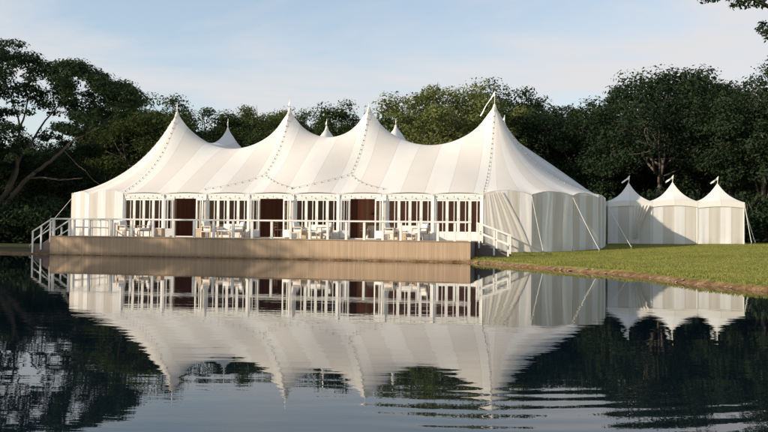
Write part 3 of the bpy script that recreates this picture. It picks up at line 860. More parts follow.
# ------------------------------------------------------------------ lounge furniture on the deck
def armchair():
    r = thing('lounge_chair', (0, 0, 0)); w, d = 0.66, 0.68      # faces -y (front), x across
    for x in (-w/2, w/2 - 0.045):
        for y in (-d/2, d/2 - 0.05):
            mb = MB(); mb.box(x, x + 0.045, y, y + 0.05, 0, 0.28); mb.build('leg', M['loungewood'], r)
    mb = MB(); mb.box(-w/2, w/2, -d/2, d/2, 0.282, 0.33); mb.build('seat_frame', M['loungewood'], r)
    for x in (-w/2, w/2 - 0.06):
        mb = MB(); mb.box(x, x + 0.06, -d/2, d/2, 0.56, 0.60); mb.box(x + 0.01, x + 0.05, -d/2, -d/2 + 0.05, 0.332, 0.558); mb.box(x + 0.01, x + 0.05, d/2 - 0.06, d/2 - 0.01, 0.332, 0.558); mb.build('armrest', M['loungewood'], r)
    mb = MB(); m = Matrix.Translation((0, d/2 - 0.06, 0.34)) @ Matrix.Rotation(R(-10), 4, 'X')
    mb.box(-w/2 + 0.062, w/2 - 0.062, 0, 0.03, 0, 0.42, m); mb.build('back_frame', M['loungewood'], r)
    mb = MB(); mb.rbox(-w/2 + 0.065, w/2 - 0.065, -d/2 + 0.01, d/2 - 0.1, 0.332, 0.47, 0.05); mb.build('seat_cushion', M['cushion'], r, True)
    mb = MB(); m = Matrix.Translation((0, d/2 - 0.22, 0.46)) @ Matrix.Rotation(R(-12), 4, 'X'); mb.rbox(-w/2 + 0.07, w/2 - 0.07, 0, 0.15, 0, 0.40, 0.06, m); mb.build('back_cushion', M['cushion'], r, True)
    return r
def sofa():
    r = thing('sofa', (0, 0, 0)); w, d = 1.35, 0.74
    for x in (-w/2 + 0.02, w/2 - 0.07):
        for y in (-d/2 + 0.02, d/2 - 0.07):
            mb = MB(); mb.box(x, x + 0.05, y, y + 0.05, 0, 0.14); mb.build('leg', M['loungewood'], r)
    mb = MB(); mb.box(-w/2, w/2, -d/2, d/2, 0.14, 0.28); mb.build('sofa_base', M['cushion'], r)
    for x in (-w/2, w/2 - 0.14):
        mb = MB(); mb.rbox(x, x + 0.14, -d/2, d/2, 0.282, 0.58, 0.05); mb.build('armrest', M['cushion'], r, True)
    mb = MB(); mb.rbox(-w/2 + 0.142, w/2 - 0.142, d/2 - 0.16, d/2, 0.282, 0.74, 0.05); mb.build('backrest', M['cushion'], r, True)
    for s in (-1, 1):
        mb = MB(); c = s * (w/2 - 0.142) / 2; h = (w/2 - 0.142) / 2 - 0.004; mb.rbox(c - h, c + h, -d/2, d/2 - 0.165, 0.283, 0.43, 0.05); mb.build('seat_cushion', M['cushion'], r, True)
    return r
def coffee_table():
    r = thing('coffee_table', (0, 0, 0))
    mb = MB(); mb.box(-0.36, 0.36, -0.26, 0.26, 0.34, 0.38); mb.build('table_top', M['white'], r)
    for x in (-0.32, 0.28):
        for y in (-0.22, 0.18):
            mb = MB(); mb.box(x, x + 0.04, y, y + 0.04, 0, 0.338); mb.build('leg', M['loungewood'], r)
    mb = MB(); mb.box(-0.28, 0.28, -0.18, 0.18, 0.12, 0.14); mb.build('shelf', M['loungewood'], r)
    return r
def side_table():
    r = thing('side_table', (0, 0, 0))
    mb = MB()
    for z in np.arange(0.02, 0.42, 0.05): mb.box(-0.21, 0.21, -0.21, 0.21, z, z + 0.042)
    mb.box(-0.19, 0.19, -0.19, 0.19, 0, 0.43); mb.build('drum', M['loungewood'], r)
    mb = MB(); mb.rbox(-0.235, 0.235, -0.235, 0.235, 0.43, 0.47, 0.018); mb.build('table_top', M['white'], r)
    return r
protos = {}
def put(kind, u, v, rz, label, group=None, z=DK):
    fn = {'chair': armchair, 'sofa': sofa, 'coffee': coffee_table, 'side': side_table}[kind]
    if kind not in protos: o = protos[kind] = fn()
    else: o = copy_tree(protos[kind])
    o.location = W(u, v, z); o.rotation_euler = (0, 0, -TA + rz)
    cat = {'chair': 'armchair', 'sofa': 'sofa', 'coffee': 'coffee table', 'side': 'side table'}[kind]
    tag(o, label, cat, group); return o
LG = {'chair': 'wooden lounge chairs on the deck', 'coffee': 'low tables on the deck', 'side': 'side tables on the deck', 'sofa': 'white sofas on the deck'}
where = {7: 'leftmost glazed bay', 5: 'second glazed bay from the left', 3: 'third glazed bay from the left', 1: 'fourth glazed bay from the left'}
def uc(px, V): return u_of(px, V)
VL = 39.6
for bay, xs in ((7, (126, 136.5, 145, 160)), (5, (210, 225.5, 238, 200)), (3, (300, 316, 325, 306.5)), (1, (391, 411, 421, 402.5))):
    w_ = where[bay]
    put('chair', uc(xs[0], VL + 0.3), VL + 0.3, R(72), f'white cushioned armchair facing right before the {w_}', LG['chair'])
    put('coffee', uc(xs[1], VL - 0.6), VL - 0.6, 0, f'low white coffee table before the {w_}', LG['coffee'])
    put('chair', uc(xs[2], VL), VL, R(-50), f'white cushioned armchair facing left before the {w_}', LG['chair'])
    put('side', uc(xs[3], VL + 0.3), VL + 0.3, 0, f'tan slatted side table before the {w_}', LG['side'])
put('sofa', uc(231, 40.7), 40.7, 0, 'white two-seat sofa against the second glazed bay from the left', LG['sofa'])
put('sofa', uc(317, 40.75), 40.75, 0, 'white two-seat sofa against the third glazed bay from the left', LG['sofa'])
put('sofa', uc(408, 40.75), 40.75, 0, 'white two-seat sofa against the fourth glazed bay from the left', LG['sofa'])

# dining tables and chairs inside, seen through the openings
def dining_table():
    r = thing('dining_table', (0, 0, 0)); 
    mb = MB(); n = 40; vs = []; fs = []
    prof = [(0.0, 0.76), (0.72, 0.76), (0.76, 0.74), (0.80, 0.40), (0.84, 0.02)]
    for i, (rr, z) in enumerate(prof):
        for k in range(n):
            t = 2 * math.pi * k / n; a = 0.05 * math.sin(t * 10) * (0 if i < 2 else (0.3 if i == 2 else 1)); vs.append(((rr + a) * math.cos(t), (rr + a) * math.sin(t), z))
    for i in range(4):
        for k in range(n):
            a = i * n + k; b = i * n + (k + 1) % n; fs.append((a, b, b + n, a + n))
    mb.add(vs, fs); mb.build('tablecloth', M['linen'], r, True)
    return r
def dining_chair():
    r = thing('dining_chair', (0, 0, 0)); w = 0.42
    for x in (-w/2, w/2 - 0.03):
        mb = MB(); mb.box(x, x + 0.03, -w/2, -w/2 + 0.03, 0, 0.44); mb.build('leg', M['tan'], r)
        mb = MB(); mb.box(x, x + 0.03, w/2 - 0.03, w/2, 0, 0.92); mb.build('leg', M['tan'], r)
    mb = MB(); mb.box(-w/2 - 0.01, w/2 + 0.01, -w/2 - 0.01, w/2 - 0.032, 0.442, 0.48); mb.build('seat', M['linen'], r)
    mb = MB()
    for z in (0.60, 0.73, 0.86): mb.box(-w/2 + 0.031, w/2 - 0.031, w/2 - 0.025, w/2 - 0.006, z, z + 0.05)
    mb.build('backrest', M['tan'], r); return r
tabs = [(-10.2, 45.0, 'third doorway from the left'), (-15.4, 45.4, 'second doorway from the left'), (-20.6, 45.6, 'leftmost doorway')]
dt = dc = None
for (u, v, w_) in tabs:
    if dt is None: dt = o = dining_table()
    else: o = copy_tree(dt)
    o.location = W(u, v, DK); tag(o, f'round table under a pale cloth seen through the {w_}', 'table', 'dining tables inside the tent')
    for k in range(4):
        t = R(45 + 90 * k)
        if dc is None: dc = c = dining_chair()
        else: c = copy_tree(dc)
        c.location = W(u + 1.12 * math.cos(t), v + 1.12 * math.sin(t), DK); c.rotation_euler = (0, 0, -TA + t - math.pi / 2)
        tag(c, f'wooden chair {["far right", "far left", "near left", "near right"][k]} of the table seen through the {w_}', 'chair', 'dining chairs inside the tent')
# greenery hanging behind the third doorway
def leafcloud(mb_v, mb_f, centre, rad, n, size, r_):
    c = np.array(centre); d = r_.normal(size=(n, 3)); d /= np.linalg.norm(d, axis=1)[:, None]
    rr = r_.random(n) ** 0.45
    P = c + d * rr[:, None] * np.array(rad)
    nn = d * (rr[:, None] + 0.2) + np.array([0, 0, 0.55]) + 0.55 * r_.normal(size=(n, 3)); nn /= np.linalg.norm(nn, axis=1)[:, None]
    a = np.cross(nn, r_.normal(size=(n, 3))); a /= np.linalg.norm(a, axis=1)[:, None]
    b = np.cross(nn, a)
    s = size * (0.55 + 0.9 * r_.random(n))[:, None]
    q = np.stack([P - a * s * 0.9, P + b * s * 0.45, P + a * s * 0.9, P - b * s * 0.45], 1)
    mb_v.append(q.reshape(-1, 3))
def leaves_obj(name, chunks, mat, parent, loc=None):
    V = np.concatenate(chunks); n = len(V) // 4
    me = bpy.data.meshes.new(name); me.vertices.add(len(V)); me.vertices.foreach_set('co', V.astype(np.float32).ravel())
    me.loops.add(4 * n); me.loops.foreach_set('vertex_index', np.arange(4 * n, dtype=np.int32))
    me.polygons.add(n); me.polygons.foreach_set('loop_start', np.arange(0, 4 * n, 4, dtype=np.int32))
    me.update(calc_edges=True); me.materials.append(mat)
    o = bpy.data.objects.new(name, me); COL.objects.link(o); o.parent = parent
    return o
hg = thing('hanging_greenery', W(-9.9, 44.6, 0), -TA, 'cloud of green leaves and pale blooms hanging inside the third doorway from the left', 'hanging plant')
ch = []; r5 = np.random.default_rng(5)
for k in range(10): leafcloud(ch, None, (r5.normal() * 0.22, r5.normal() * 0.15, DK + 1.35 + r5.normal() * 0.25), (0.18, 0.16, 0.2), 60, 0.05, r5)
leaves_obj('foliage', ch, M['leaf'], hg)
ch = []
for k in range(30): leafcloud(ch, None, (r5.normal() * 0.3, r5.normal() * 0.2 - 0.1, DK + 1.25 + r5.normal() * 0.25), (0.03, 0.03, 0.03), 5, 0.035, r5)
leaves_obj('blooms', ch, M['cushion'], hg)
mb = MB(); mb.tube([(0, 0, DK + 1.5), (0, 0, 4.9)], 0.01, 5); mb.build('hanging_wire', M['cable'], hg)

# ------------------------------------------------------------------ three small tents
SW = 2.66; SV0 = 52.5; SU0 = 2.62
def small_tent(u0, label, idx):
    zg = [gzu(u0, SV0), gzu(u0 + SW, SV0), gzu(u0 + SW, SV0 + SW), gzu(u0, SV0 + SW)]
    zb = min(zg) - 0.02
    t_ = thing('small_tent', W(u0 + SW/2, SV0 + SW/2), -TA, label, 'tent', 'row of small peaked tents')
    off = (u0 + SW/2, SV0 + SW/2, 0)
    ze, zp = 3.42 + (0, 0.03, -0.02)[idx], 4.72 + (0.02, 0.05, -0.04)[idx]
    mb = MB()
    def fn(side):
        def f(s, t):
            x = (2 * s - 1) * (1 - t); y = -(1 - t)
            z = ze + (zp - ze) * (0.48 * t + 0.10 * t * t + 0.42 * t ** 3.2) + 0.10 * scal(s) * (1 - t) * (1 - t)
            k = side; c, s_ = [(1, 0), (0, 1), (-1, 0), (0, -1)][k]
            X = x * c - y * s_; Y = x * s_ + y * c
            return (u0 + SW/2 + X * SW/2, SV0 + SW/2 + Y * SW/2, z)
        return f
    for k in range(4): sheet(mb, fn(k), 16, 22, lambda s, t: (s * 2.6, t))
    mb.build('roof', M['smallroof'], t_, True, off=off)
    mb = MB()
    cs = [(u0, SV0), (u0 + SW, SV0), (u0 + SW, SV0 + SW), (u0, SV0 + SW)]
    for k in range(4):
        a_, b_ = cs[k], cs[(k + 1) % 4]
        def f(s, t):
            n_ = 0.02; dx = (b_[0]-a_[0])/SW; dy = (b_[1]-a_[1])/SW
            return (a_[0] + (b_[0]-a_[0]) * s + dy * n_, a_[1] + (b_[1]-a_[1]) * s - dx * n_, ze + 0.10 * scal(s) - 0.34 * (1 - t) )
        sheet(mb, f, 16, 2, lambda s, t: (s * 2.6, t))
    mb.build('valance', M['smallroof'], t_, True, off=off)
    for k in range(4):
        a_, b_ = cs[k], cs[(k + 1) % 4]; dx = (b_[0]-a_[0])/SW; dy = (b_[1]-a_[1])/SW; mb = MB()
        def f(s, t):
            u = a_[0] + (b_[0]-a_[0]) * s; v = a_[1] + (b_[1]-a_[1]) * s; bot = gzu(u, v) + 0.02; top = ze - 0.20 + 0.09 * scal(s)
            o = -0.03 + 0.02 * fold(s * SW + idx * 3 + k, idx + k) * (1 - 0.6 * t) + (0.05 * math.sin(s * 9 + idx) * (1 - t / 0.1) if t < 0.1 else 0)
            return (u + dy * o, v - dx * o, bot + (top - bot) * t)
        sheet(mb, f, 36, 12, lambda s, t, k=k: ((idx * 4 + s * 4.17) * 0.6375, t)); mb.build('wall_panel', M['wallcloth'], t_, True, off=off)
        mb = MB(); mb.tube([(a_[0] + 0.05 * (1 if k in (0, 3) else -1), a_[1] + 0.05 * (1 if k < 2 else -1), zb - 0.1), (a_[0] + 0.05 * (1 if k in (0, 3) else -1), a_[1] + 0.05 * (1 if k < 2 else -1), ze - 0.03)], 0.03, 6); mb.build('pole', M['white'], t_, off=off)
    c = (u0 + SW/2, SV0 + SW/2)
    mb = MB(); mb.tube([(c[0], c[1], zp - 0.1), (c[0] + 0.06, c[1], zp + 0.42)], 0.016, 6); fp = mb.build('flagpole', M['white'], t_, off=off)
    mb = MB(); pennant(mb, (c[0] + 0.06, c[1], zp + 0.42), 0.52, 0.22, (-0.92, -0.3), 0.75, 0.05); mb.build('pennant', M['flag'], fp, True, off=off)
    return t_
stn = [small_tent(SU0 + SW * k, l, k) for k, l in enumerate(('small peaked white tent nearest the big marquee, leftmost of the row of three',
        'middle one of the three small peaked white tents on the lawn', 'rightmost of the three small peaked white tents, at the open end of the lawn'))]
t3 = stn[2]; e3 = (SU0 + SW * 2.5, SV0 + SW/2)
def guy3(ua, va, ub, vb):
    p = W(ub, vb); guy(ua, va, 3.3, p.x, p.y, 0.018, t3, e3)
guy3(SU0 + 3 * SW, SV0, SU0 + 3 * SW + 0.42, SV0 + 0.2); guy3(SU0 + 3 * SW, SV0 + 0.3, SU0 + 3 * SW + 0.75, SV0 + 0.8)
# curtain tied open between the first two small tents
mb = MB()
def fcur(s, t):
    top = 0.92; e = t ** 1.6
    u = SU0 + 0.35 + (SW - 0.45) * ((0.55 + 0.45 * s) * e + (0.52 + 0.14 * s) * (1 - e)) + 0.0
    return (u, SV0 - 0.10 + 0.04 * math.sin(s * 30 + t * 2) , gzu(u, SV0) + 0.35 + (3.22 - gzu(u, SV0) - 0.35) * t)
sheet(mb, fcur, 60, 14, lambda s, t: (s, t)); mb.build('tied_curtain', M['sheer'], stn[0], True, off=(SU0 + SW/2, SV0 + SW/2, 0))

# ------------------------------------------------------------------ trees
def limb(mb, p0, p1, r0, r1, r_, wob=0.08, n=7):
    p0, p1 = Vector(p0), Vector(p1); L = (p1 - p0).length; pts = []; k0 = Vector(r_.normal(size=3)) * wob * L
    for i in range(n + 1):
        f = i / n; w = math.sin(math.pi * f)
        j = Vector(r_.normal(size=3)) * wob * 0.25 * L * (1 if 0 < i < n else 0)
        pts.append(p0.lerp(p1, f) + k0 * w + j * 0.5)
    mb.tube(pts, [r0 + (r1 - r0) * i / n for i in range(n + 1)], 7)
    return pts
def make_tree(seed, H=10.0, CR=3.9, low=0.28, nclus=95, leaves=150, lsize=0.105, mat='leaf', bark='bark', gaps=0.0, flat=1.0, csize=1.0):
    """generic broadleaf tree: trunk, forking limbs that carry leaf clumps"""
    r_ = np.random.default_rng(seed); tb = MB(); ch = []
    trunk_top = Vector((r_.normal() * 0.35, r_.normal() * 0.35, H * 0.50))
    tp = limb(tb, (0, 0, -0.3), trunk_top, 0.019 * H, 0.011 * H, r_, 0.05, 9)
    cz = H * (low + (1 - low) * 0.52); hz = H * (1 - low) * 0.52
    nb = 8; ends = []
    lobes = [(r_.uniform(0, 2 * math.pi), r_.uniform(0.72, 1.12)) for _ in range(6)]
    def envelope(az, el):
        k = 1.0
        for a, s in lobes: k += (s - 0.95) * 0.55 * math.exp(-((math.atan2(math.sin(az - a), math.cos(az - a))) / 0.6) ** 2)
        return k
    limbs = []
    for i in range(nb):
        az = 2 * math.pi * i / nb + r_.uniform(-0.35, 0.35); el = r_.uniform(0.05, 1.2)
        k = envelope(az, el); e = Vector((math.cos(az) * math.cos(el) * CR * 0.75 * k, math.sin(az) * math.cos(el) * CR * 0.75 * k, cz + math.sin(el) * hz * 0.65))
        s = tp[r_.integers(4, 9)]
        pts = limb(tb, s, e, 0.008 * H, 0.003 * H, r_, 0.10, 6); limbs.append(pts)
        for j in range(3):
            s2 = pts[r_.integers(2, 6)]; e2 = s2 + Vector(r_.normal(size=3)).normalized() * CR * 0.45 + Vector((0, 0, 0.4))
            limbs.append(limb(tb, s2, e2, 0.005 * H, 0.0015 * H, r_, 0.12, 5))
    for i in range(nclus):
        az = r_.uniform(0, 2 * math.pi); cosel = r_.uniform(-0.55, 1.0); el = math.asin(cosel) if abs(cosel) <= 1 else 0
        rr = r_.uniform(0.62, 1.0) if r_.random() < 0.8 else r_.uniform(0.2, 0.6)
        k = envelope(az, el) * rr
        taper = 1.0 if el > 0 else 0.92
        c = (math.cos(az) * math.cos(el) * CR * k * taper, math.sin(az) * math.cos(el) * CR * k * taper, cz + math.sin(el) * hz * k * flat)
        if gaps and r_.random() < gaps: continue
        s = r_.uniform(0.45, 1.0) * CR * 0.27 * csize
        leafcloud(ch, None, c, (s * 1.25, s * 1.25, s * 0.72), int(1.5 * leaves * r_.uniform(0.6, 1.3)), lsize, r_)
        if r_.random() < 0.5:
            src = limbs[r_.integers(0, len(limbs))]; 
            best = min(limbs, key=lambda L: (L[-1] - Vector(c)).length); limb(tb, best[-2], c, 0.0025 * H, 0.001 * H, r_, 0.08, 3)
    root = thing('tree', (0, 0, 0)); tb.build('trunk', M[bark], root, True); leaves_obj('crown', ch, M[mat], root)
    return root
def H_at(px): return 229.8 + 0.012 * px
def place_tree(proto, px, ytop, Y, wscale, label, group=None, rz=0.0, base_h=10.0, first=[]):
    x = (px - 384) / F_PX * Y; z0 = gz(x, Y) - 0.1
    h = (H_at(px) - ytop) * Y / F_PX + CAM_Z - z0
    if proto.name not in first: first.append(proto.name); o = proto
    else: o = copy_tree(proto)
    s = h / base_h; o.location = (x, Y, z0); o.rotation_euler = (0, 0, rz); o.scale = (wscale * s, wscale * s, s)
    tag(o, label, 'tree', group); return o
P = {}
P['a'] = make_tree(11, mat='leafdark', nclus=130, leaves=150, low=0.14)
P['g'] = make_tree(18, mat='leafdark', nclus=140, leaves=150, CR=4.3, low=0.12)
P['b'] = make_tree(12, mat='leaf', nclus=120, leaves=150, CR=4.3, low=0.2)
P['c'] = make_tree(13, mat='leaflight', nclus=110, leaves=170, CR=4.6, low=0.22)
P['d'] = make_tree(14, mat='leafdark', nclus=105, leaves=150, CR=3.5, low=0.2)
P['e'] = make_tree(15, mat='leafdark', nclus=130, leaves=140, CR=4.6, low=0.22, bark='barkpale')
P['f'] = make_tree(16, mat='leaf', nclus=110, leaves=150, CR=4.0, low=0.15)
TW = 'trees on the skyline behind the tents'
sky_trees = [
 ('d', 116, 102, 78, 1.05, 'dark tree behind the big left tree, against the left end of the roof'),
 ('f', 150, 99, 74, 1.15, 'green tree just left of the leftmost front peak'),
 ('a', 187, 103, 80, 1.0, 'dark rounded tree showing between the leftmost front peak and its rear peak'),
 ('b', 238, 113, 78, 0.9, 'small green crown rising behind the leftmost rear peak'),
 ('c', 264, 109, 82, 0.85, 'light green crown just left of the second front peak'),
 ('d', 284, 116, 88, 0.8, 'dark low crown right behind the second front peak'),
 ('f', 312, 118, 84, 0.8, 'low crown right of the second front peak'),
 ('b', 338, 107, 82, 0.95, 'bushy crown rising between the second and third front peaks'),
 ('a', 358, 114, 86, 0.8, 'dark crown just left of the third front peak'),
 ('d', 388, 121, 84, 0.8, 'dark low crown right of the third front peak'),
 ('f', 408, 112, 86, 0.75, 'slim crown beside the left edge of the big sunlit tree'),
 ('c', 452, 85, 72, 1.10, 'big sunlit olive green tree left of the rightmost front peak'),
 ('g', 510, 92, 80, 1.0, 'dark green tree right behind the rightmost front peak'),
 ('a', 538, 102, 76, 0.95, 'dark tree right of the rightmost front peak, over the sloping roof'),
 ('d', 566, 112, 80, 1.0, 'dark low tree over the right slope of the big roof'),
 ('a', 592, 108, 74, 1.0, 'dark tree left of the tall pale-limbed tree'),
 ('d', 622, 92, 78, 0.9, 'dark green tree behind the leftmost small tent'),
 ('e', 662, 74, 66, 1.05, 'tall tree with pale limbs behind the small tents'),
 ('g', 700, 74, 76, 1.0, 'tall dark tree behind the rightmost small tent'),
 ('a', 732, 84, 66, 1.05, 'dark tree rising right of the small tents'),
 ('g', 764, 77, 60, 1.0, 'dark tree at the right edge of the wood'),
 ('d', 800, 74, 58, 1.0, 'dark tree cut by the right edge of the picture'),
]
for k, (p, px, yt, Y, ws, lb) in enumerate(sky_trees):
    place_tree(P[p], px, yt, Y, ws, lb, TW, rz=k * 1.7)
# back row that closes the wood
bk = 0
for px in range(-60, 860, 34):
    Y = 92 + 6 * math.sin(px); yt = {True: 128, False: 118}[200 < px < 420]
    if px < 130: yt = 142
    if px > 430: yt = 112
    reg = 'left of the big tent' if px < 120 else ('behind the left half of the big roof' if px < 290 else ('behind the right half of the big roof' if px < 500 else ('behind the right slope of the big roof' if px < 610 else 'behind and right of the small tents')))
    place_tree(P['adga'[bk % 4]], px, yt + 5 * math.sin(px * 2.3), Y, 1.25, 'dark back-row tree deep in the wood ' + reg, 'trees deep in the wood ' + reg, rz=bk * 2.1); bk += 1
# under-storey bushes along the edge of the wood
def bush(seed, mat):
    r_ = np.random.default_rng(seed); ch = []
    for i in range(34):
        az = r_.uniform(0, 6.28); rr = r_.random() ** 0.5 * 1.5; leafcloud(ch, None, (rr * math.cos(az), rr * math.sin(az), r_.uniform(0.2, 2.0) * (1 - 0.25 * rr)), (0.55, 0.55, 0.45), 90, 0.10, r_)
    root = thing('bush', (0, 0, 0)); leaves_obj('foliage', ch, M[mat], root)
    tb = MB()
    for i in range(6): limb(tb, (0, 0, -0.1), (r_.normal() * 0.7, r_.normal() * 0.7, 1.6), 0.04, 0.01, r_, 0.08, 4)
    tb.build('stem', M['bark'], root, True); return root
BP = [bush(31, 'leafdark'), bush(32, 'leafdark')]; bused = []
bi = 0
for row, (Yb, step, sc) in enumerate(((60.5, 15, 1.7), (70, 19, 2.2), (82, 23, 2.8))):
    for px in range(-70 + row * 7, 870, step):
        if 95 < px < 600: continue
        pr = BP[bi % 2]
        o = pr if bi < 2 else copy_tree(pr)
        Yj = Yb + 3 * math.sin(px * 0.7); x = (px - 384) / F_PX * Yj
        o.location = (x, Yj, gz(x, Yj) - 0.1); o.rotation_euler = (0, 0, bi * 1.3); o.scale = (sc, sc, sc * (1 + 0.25 * math.sin(bi * 2.2)))
        reg = ('left of the big tent' if px < 300 else 'behind and right of the small tents') + [', nearest row', ', middle row', ', farthest row'][row]
        tag(o, 'dark leafy bush under the trees ' + reg, 'bush', 'bushes under the trees ' + reg); bi += 1
# far-off wood reading as one mass
r9 = np.random.default_rng(9); ch = []
for k in range(420):
    px = r9.uniform(-140, 920); Y = r9.uniform(104, 122); x = (px - 384) / F_PX * Y
    zt = (236 - (132 if 200 < px < 420 else (150 if px < 110 else 122))) * Y / F_PX
    leafcloud(ch, None, (x, Y, r9.uniform(0.5, max(2, zt))), (2.6, 2.2, 1.7), 130, 0.42, r9)
fw = leaves_obj('far_wood', ch, M['leafdark'], None)
tag(fw, 'far mass of dark foliage closing the wood behind the trees', 'wood', kind='stuff')

# the big spreading tree on the left bank
def left_tree():
    r_ = np.random.default_rng(77); tb = MB(); ch = []
    root = thing('tree', (0, 0, 0), 0, 'big spreading dark tree with long bare grey limbs at the left edge, beside the water', 'tree')
    Y = 59.0
    def PX(px, py, dy=0.0):
        YY = Y + dy; return Vector(((px - 384) / F_PX * YY, YY, CAM_Z + (H_at(px) - py) * YY / F_PX))
    bx, by = PX(-6, 250).x, Y; base = Vector((bx, by, 0)); root.location = (bx, by, gz(bx, by) - 0.05)
    off = root.location.copy()
    def LM(a, b, r0, r1, wob=0.05, n=8): return limb(tb, a - off, b - off, r0, r1, r_, wob, n)
    t0 = Vector((bx, by, -0.1)); fork = PX(-4, 205)
    LM(t0, fork, 0.50, 0.36, 0.02)
    l1 = LM(fork, PX(16, 168, 0.5), 0.22, 0.15); l2 = LM(PX(16, 168, .5), PX(18, 128, 0.0), 0.15, 0.08); LM(PX(18, 128), PX(30, 80, -1), 0.08, 0.03)
    LM(PX(1, 212), PX(34, 172, -1.0), 0.20, 0.14); LM(PX(34, 172, -1), PX(72, 140, -2), 0.14, 0.06); LM(PX(72, 140, -2), PX(112, 112, -1), 0.06, 0.02)
    LM(PX(30, 178, -1), PX(58, 180, -2), 0.08, 0.05); LM(PX(58, 180, -2), PX(82, 178, -2), 0.05, 0.02)
    LM(PX(62, 150, -2), PX(84, 170, -2.5), 0.035, 0.015); LM(PX(84, 170, -2.5), PX(106, 188, -2.5), 0.02, 0.01)
    LM(PX(0, 205), PX(-30, 130, 1), 0.2, 0.08); LM(PX(-30, 130, 1), PX(-45, 70, 1), 0.08, 0.03)
    LM(PX(6, 190, 0), PX(60, 100, 3), 0.13, 0.04); LM(PX(60, 100, 3), PX(95, 85, 3), 0.05, 0.02); LM(PX(18, 128), PX(-10, 60, 1), 0.07, 0.02)
    # crown clumps: upper edge follows the tree's outline, with holes
    top = lambda px: np.interp(px, [-120, -60, 0, 20, 35, 60, 75, 95, 110, 125, 138], [70, 45, 38, 42, 53, 60, 58, 72, 76, 83, 96])
    bot = lambda px: np.interp(px, [-120, 0, 30, 60, 90, 138], [170, 168, 150, 140, 128, 106])
    holes = [(40, 118, 12), (18, 70, 5), (42, 72, 5), (62, 112, 8), (30, 128, 7), (75, 122, 7), (8, 100, 6), (88, 108, 5), (-20, 110, 9), (52, 92, 5)]
    n = 0
    while n < 400:
        px = r_.uniform(-110, 137); a, b = top(px), bot(px)
        py = a + 2.5 + (b - a) * (r_.random() ** 1.15)
        if any((px - hx) ** 2 + (py - hy) ** 2 < hr * hr * 1.1 for hx, hy, hr in holes): continue
        dy = r_.uniform(-4, 4); p = PX(px, py, dy); s = 1.18 * r_.uniform(0.35, 0.85) * min(1, max(0.5, (b - py) / 25 + 0.4))
        leafcloud(ch, None, p - off, (s * 1.25, s * 1.2, s * 0.6), int(95 * s * s / 0.35) + 20, 0.125, r_); n += 1
    # lower wispy leaves
    for k in range(34):
        px = r_.uniform(-60, 110); p = PX(px, r_.uniform(bot(px) - 4, bot(px) + 14), r_.uniform(-3, 3)); leafcloud(ch, None, p - off, (0.6, 0.6, 0.3), 26, 0.11, r_)
    tb.build('trunk', M['bark'], root, True); leaves_obj('crown', ch, M['leafdark'], root)
left_tree()
# its neighbours behind and out to the left
o = place_tree(P['a'], 60, 132, 64, 1.1, 'dark tree standing behind the big spreading left tree', TW, rz=0.4)
o = place_tree(P['a'], 8, 138, 66, 1.1, 'dark tree behind the big spreading tree, at the left edge of the picture', TW, rz=2.4)
o = place_tree(P['d'], -75, 60, 58, 1.2, 'dark tree beyond the left edge of the picture', TW, rz=1.0)
# trees on the left bank, outside the picture, that shade the left end of the deck
for k, (x, y, h) in enumerate(((-38.5, 31.3, 11.8), (-37.5, 26, 13.4), (-37.5, 40.5, 8.8))):
    o = copy_tree(P['b' if k % 2 else 'a']); o.location = (x, y, 0.1); h = h * 0.99; s = h / 10; o.scale = (s, s, s); o.rotation_euler = (0, 0, k * 2.0)
    tag(o, ['middle', 'nearest', 'farthest'][k] + ' of three trees on the left bank that shade the deck', 'tree', 'trees on the left bank outside the picture')

